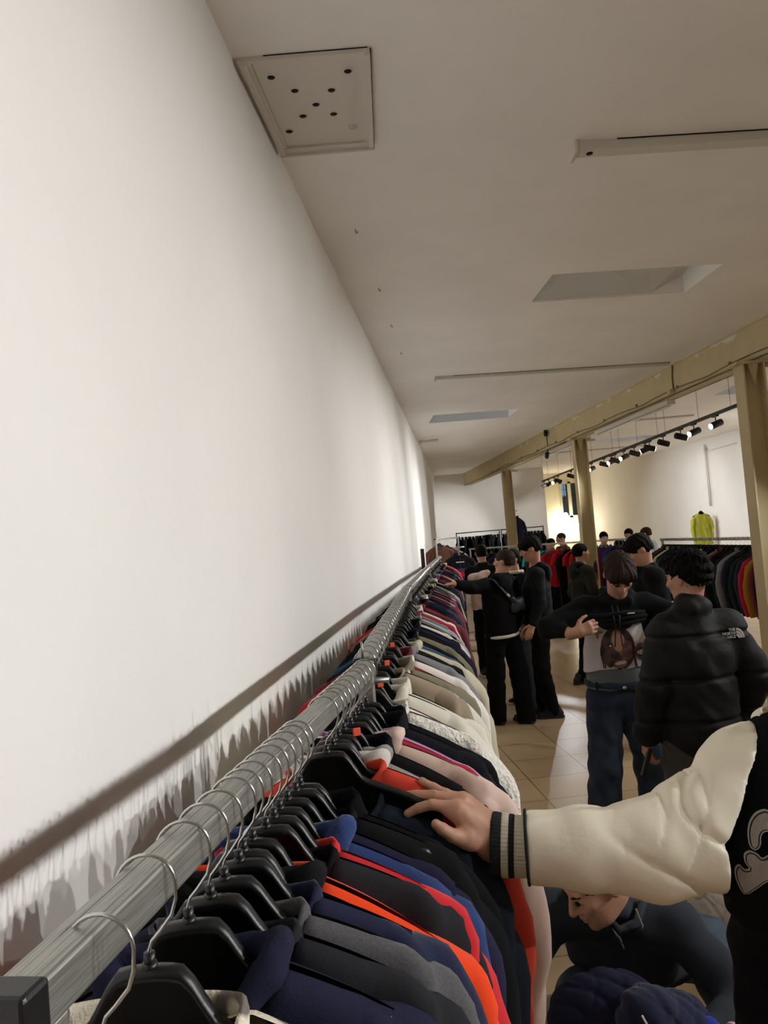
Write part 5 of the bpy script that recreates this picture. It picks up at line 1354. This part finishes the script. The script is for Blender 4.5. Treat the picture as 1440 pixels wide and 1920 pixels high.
# ---- crouching person with clothes in the lap
m_slate = mat('slate_fleece', (44, 49, 58), .95, bump=.25, bscale=300)
m_lightden = mat('light_denim', (84, 98, 116), .9, bump=.3, bscale=300, rgb2=(66, 78, 95), vscale=6)
pcr, jcr, Hcr = person('person crouching in dark half-zip fleece and blue jeans, sorting clothes on the floor', (.80, 2.75), D(250), 1.78, vox=.006, head=(D(-52), D(-30), D(6)), hair='brown', hairm=m_hairb, top='jacket', hood=False, topm=m_slate, hipm=m_lightden, legs='jeans', hem=.50, seed=61, bulk=1.0, shoes=False,
    JW=dict(pel=(.93, 2.84, .42), ch=(.66, 2.58, .60), nk=(.585, 2.47, .755), hd=(.548, 2.37, .862), shR=(.43, 2.54, .70), shL=(.79, 2.44, .68), elR=(.315, 2.44, .60), wrR=(.30, 2.22, .46), elL=(.955, 2.36, .47), wrL=(.74, 2.16, .50),
            hiR=(.86, 2.86, .40), hiL=(1.01, 2.80, .40), knR=(.50, 2.52, .44), knL=(.98, 2.42, .36), anR=(.62, 2.78, .10), anL=(1.02, 2.72, .10)), handR=((-.1, -.5, -.7), (-.6, -.3, .3)), handL=((-.8, -.3, -.2), (0, -.3, .9)))
fl = [o for o in pcr.children if o.name.startswith('jacket')][0]
inv2 = Matrix.Rotation(-(D(250)-PI/2), 3, 'Z')
def LC(p): return inv2 @ (Vector(p)-Vector(pcr.location))
g = MB(); z0_ = LC((.575, 2.385, .735)); g.tube([z0_, LC((.60, 2.36, .69)), LC((.61, 2.365, .66))], .004, 6); g.obj('zip', m_chrome, fl)
g = MB(); g.tube([LC((.56, 2.39, .76)), LC((.60, 2.36, .715)), LC((.66, 2.38, .725)), LC((.70, 2.42, .775))], [.010, .014, .014, .010], 8); g.obj('collar_edge', m_slate, fl)
g = MB(); g.tube([LC((.655, 2.36, .775)), LC((.66, 2.355, .755)), LC((.668, 2.35, .73)), LC((.664, 2.35, .72))], .003, 6); g.obj('drawcord', FB['stone'], fl)
for sx, f in (('R', (.60, 2.76)), ('L', (1.0, 2.70))):
    sp = [C_((f[0], f[1]+.05, .045), (f[0]-.04, f[1]-.09, .035), .044, .034, .02)]
    V, F = nets([dict(p=sp, cut=lambda X, Y, Z: (.002-Z)+0*X)], .008); V = np.array([tuple(LC(v)) for v in V]); link('shoe', np_mesh('shoe', V, F), m_shoe, pcr)
def crum(amp, s):
    def d(x, y, z):
        w1 = np.sin(38*x+30*z+2*np.sin(22*y+s)+s); w2 = np.sin(46*z-24*x+2*np.sin(17*x+s*2)); w3 = np.sin(30*y+44*x+1.5*np.sin(26*z))
        return amp*(.7*np.exp(-(w1/.3)**2)+.6*np.exp(-(w2/.25)**2)+.4*np.exp(-(w3/.3)**2)-.35)
    return d
def heap(name, label, prims, m, cat, seed, amp=.014, h=.007, cut=True):
    V, F = nets([dict(p=prims, cut=(lambda X, Y, Z: (.003-Z)+0*X) if cut else None)], h, disp=crum(amp, seed)); V[:, 2] = np.maximum(V[:, 2], .002)
    return tag(link(name, np_mesh(name, V, F), m), label, cat)
heap('folded_jacket', 'dark crumpled jacket at the bottom of the heap before the crouching person', [E_((.50, 2.10, .14), (.24, .19, .15)), E_((.62, 2.02, .2), (.18, .15, .16))], FB['black'], 'jacket', 71)
heap('folded_sweatshirt', 'deep violet crumpled top low in the heap, below the navy ones', [E_((.44, 2.10, .38), (.20, .15, .12)), E_((.60, 2.06, .36), (.17, .14, .12))], FB['purple'], 'sweatshirt', 72)
heap('folded_jacket', 'dark navy bundled jacket on top of the heap, under the zip of the crouching person', [E_((.50, 2.14, .60), (.135, .11, .12)), C_((.42, 2.14, .60), (.55, 2.08, .64), .09, .08, .04), C_((.40, 2.12, .48), (.60, 2.10, .46), .07, k=.04)], FB['navyhood'], 'jacket', 73, .007)
o = heap('track_jacket', 'navy track jacket with a thin white piping line draped over the heap', [C_((.57, 2.02, .655), (.66, 2.04, .53), .085, .09, .05), C_((.66, 2.06, .62), (.58, 2.0, .44), .075, .08, .05), C_((.60, 1.98, .52), (.70, 2.10, .40), .07, k=.05)], FB['navy'], 'jacket', 74, .009)
g = MB(); P = []
for i in range(12):
    k = i/11; x, z = .535+.05*math.sin(k*1.4), .71-.15*k
    ok, loc, n_, _ = o.ray_cast(Vector((x, 1.5, z)), Vector((0, 1, 0))); P.append((x, (loc.y if ok else 1.95)-.002, z))
g.tube(P, .0028, 6); g.obj('piping', FB['white'], o)
heap('grey_jersey', 'light grey top sticking out of the heap beside the person reaching down', [C_((.36, 2.20, .60), (.41, 2.16, .53), .022, .045, .03), C_((.36, 2.2, .58), (.44, 2.12, .46), .05, k=.03), C_((.36, 2.16, .5), (.42, 2.1, .42), .06, k=.03)], FB['stone'], 'top', 75, .005)
o = heap('football_shirt', 'royal blue shirt with a white band on the side of the heap', [C_((.71, 2.02, .61), (.66, 2.0, .50), .045, .06, .04), C_((.71, 2.06, .50), (.68, 2.02, .3), .07, k=.05)], FB['royal'], 'shirt', 76, .005)
g = MB(); P = []
for i in range(8):
    k = i/7; x, z = .74-.06*k, .65-.12*k
    ok, loc, n_, _ = o.ray_cast(Vector((x, 1.5, z)), Vector((0, 1, 0))); P.append((x, (loc.y if ok else 1.97)-.002, z))
g.tube(P, .009, 6, flat=.5); g.obj('band', FB['white'], o)
m_stripe = mat('red_white_stripes', (200, 196, 196), .9); nt = m_stripe.node_tree; wv = nt.nodes.new('ShaderNodeTexWave'); wv.inputs['Scale'].default_value = 22; wv.bands_direction = 'DIAGONAL'; tcn = nt.nodes.new('ShaderNodeTexCoord'); rp = nt.nodes.new('ShaderNodeValToRGB'); rp.color_ramp.interpolation = 'CONSTANT'
rp.color_ramp.elements[0].color = (*lin((150, 26, 36)), 1); rp.color_ramp.elements[1].position = .62; rp.color_ramp.elements[1].color = (*lin((214, 208, 208)), 1)
nt.links.new(tcn.outputs['Object'], wv.inputs[0]); nt.links.new(wv.outputs['Fac'], rp.inputs[0]); nt.links.new(rp.outputs[0], nt.nodes['Principled BSDF'].inputs['Base Color'])
heap('striped_scarf', 'red and white striped scarf at the edge of the heap next to the black jacket', [C_((.785, 2.02, .60), (.77, 2.02, .42), .035, .05, .03), C_((.77, 2.05, .4), (.80, 2.06, .05), .06, k=.04)], m_stripe, 'scarf', 77, .004)
m_bag = mat('white_plastic_bag', (196, 190, 184), .45, bump=.3, bscale=18)
heap('plastic_bag', 'crumpled white plastic bag on the floor behind the crouching person', [E_((1.36, 3.60, .11), (.13, .12, .13)), C_((1.40, 3.60, .18), (1.36, 3.58, .30), .05, .02, .04), C_((1.32, 3.58, .16), (1.28, 3.56, .27), .045, .02, .04)], m_bag, 'bag', 78, .012)
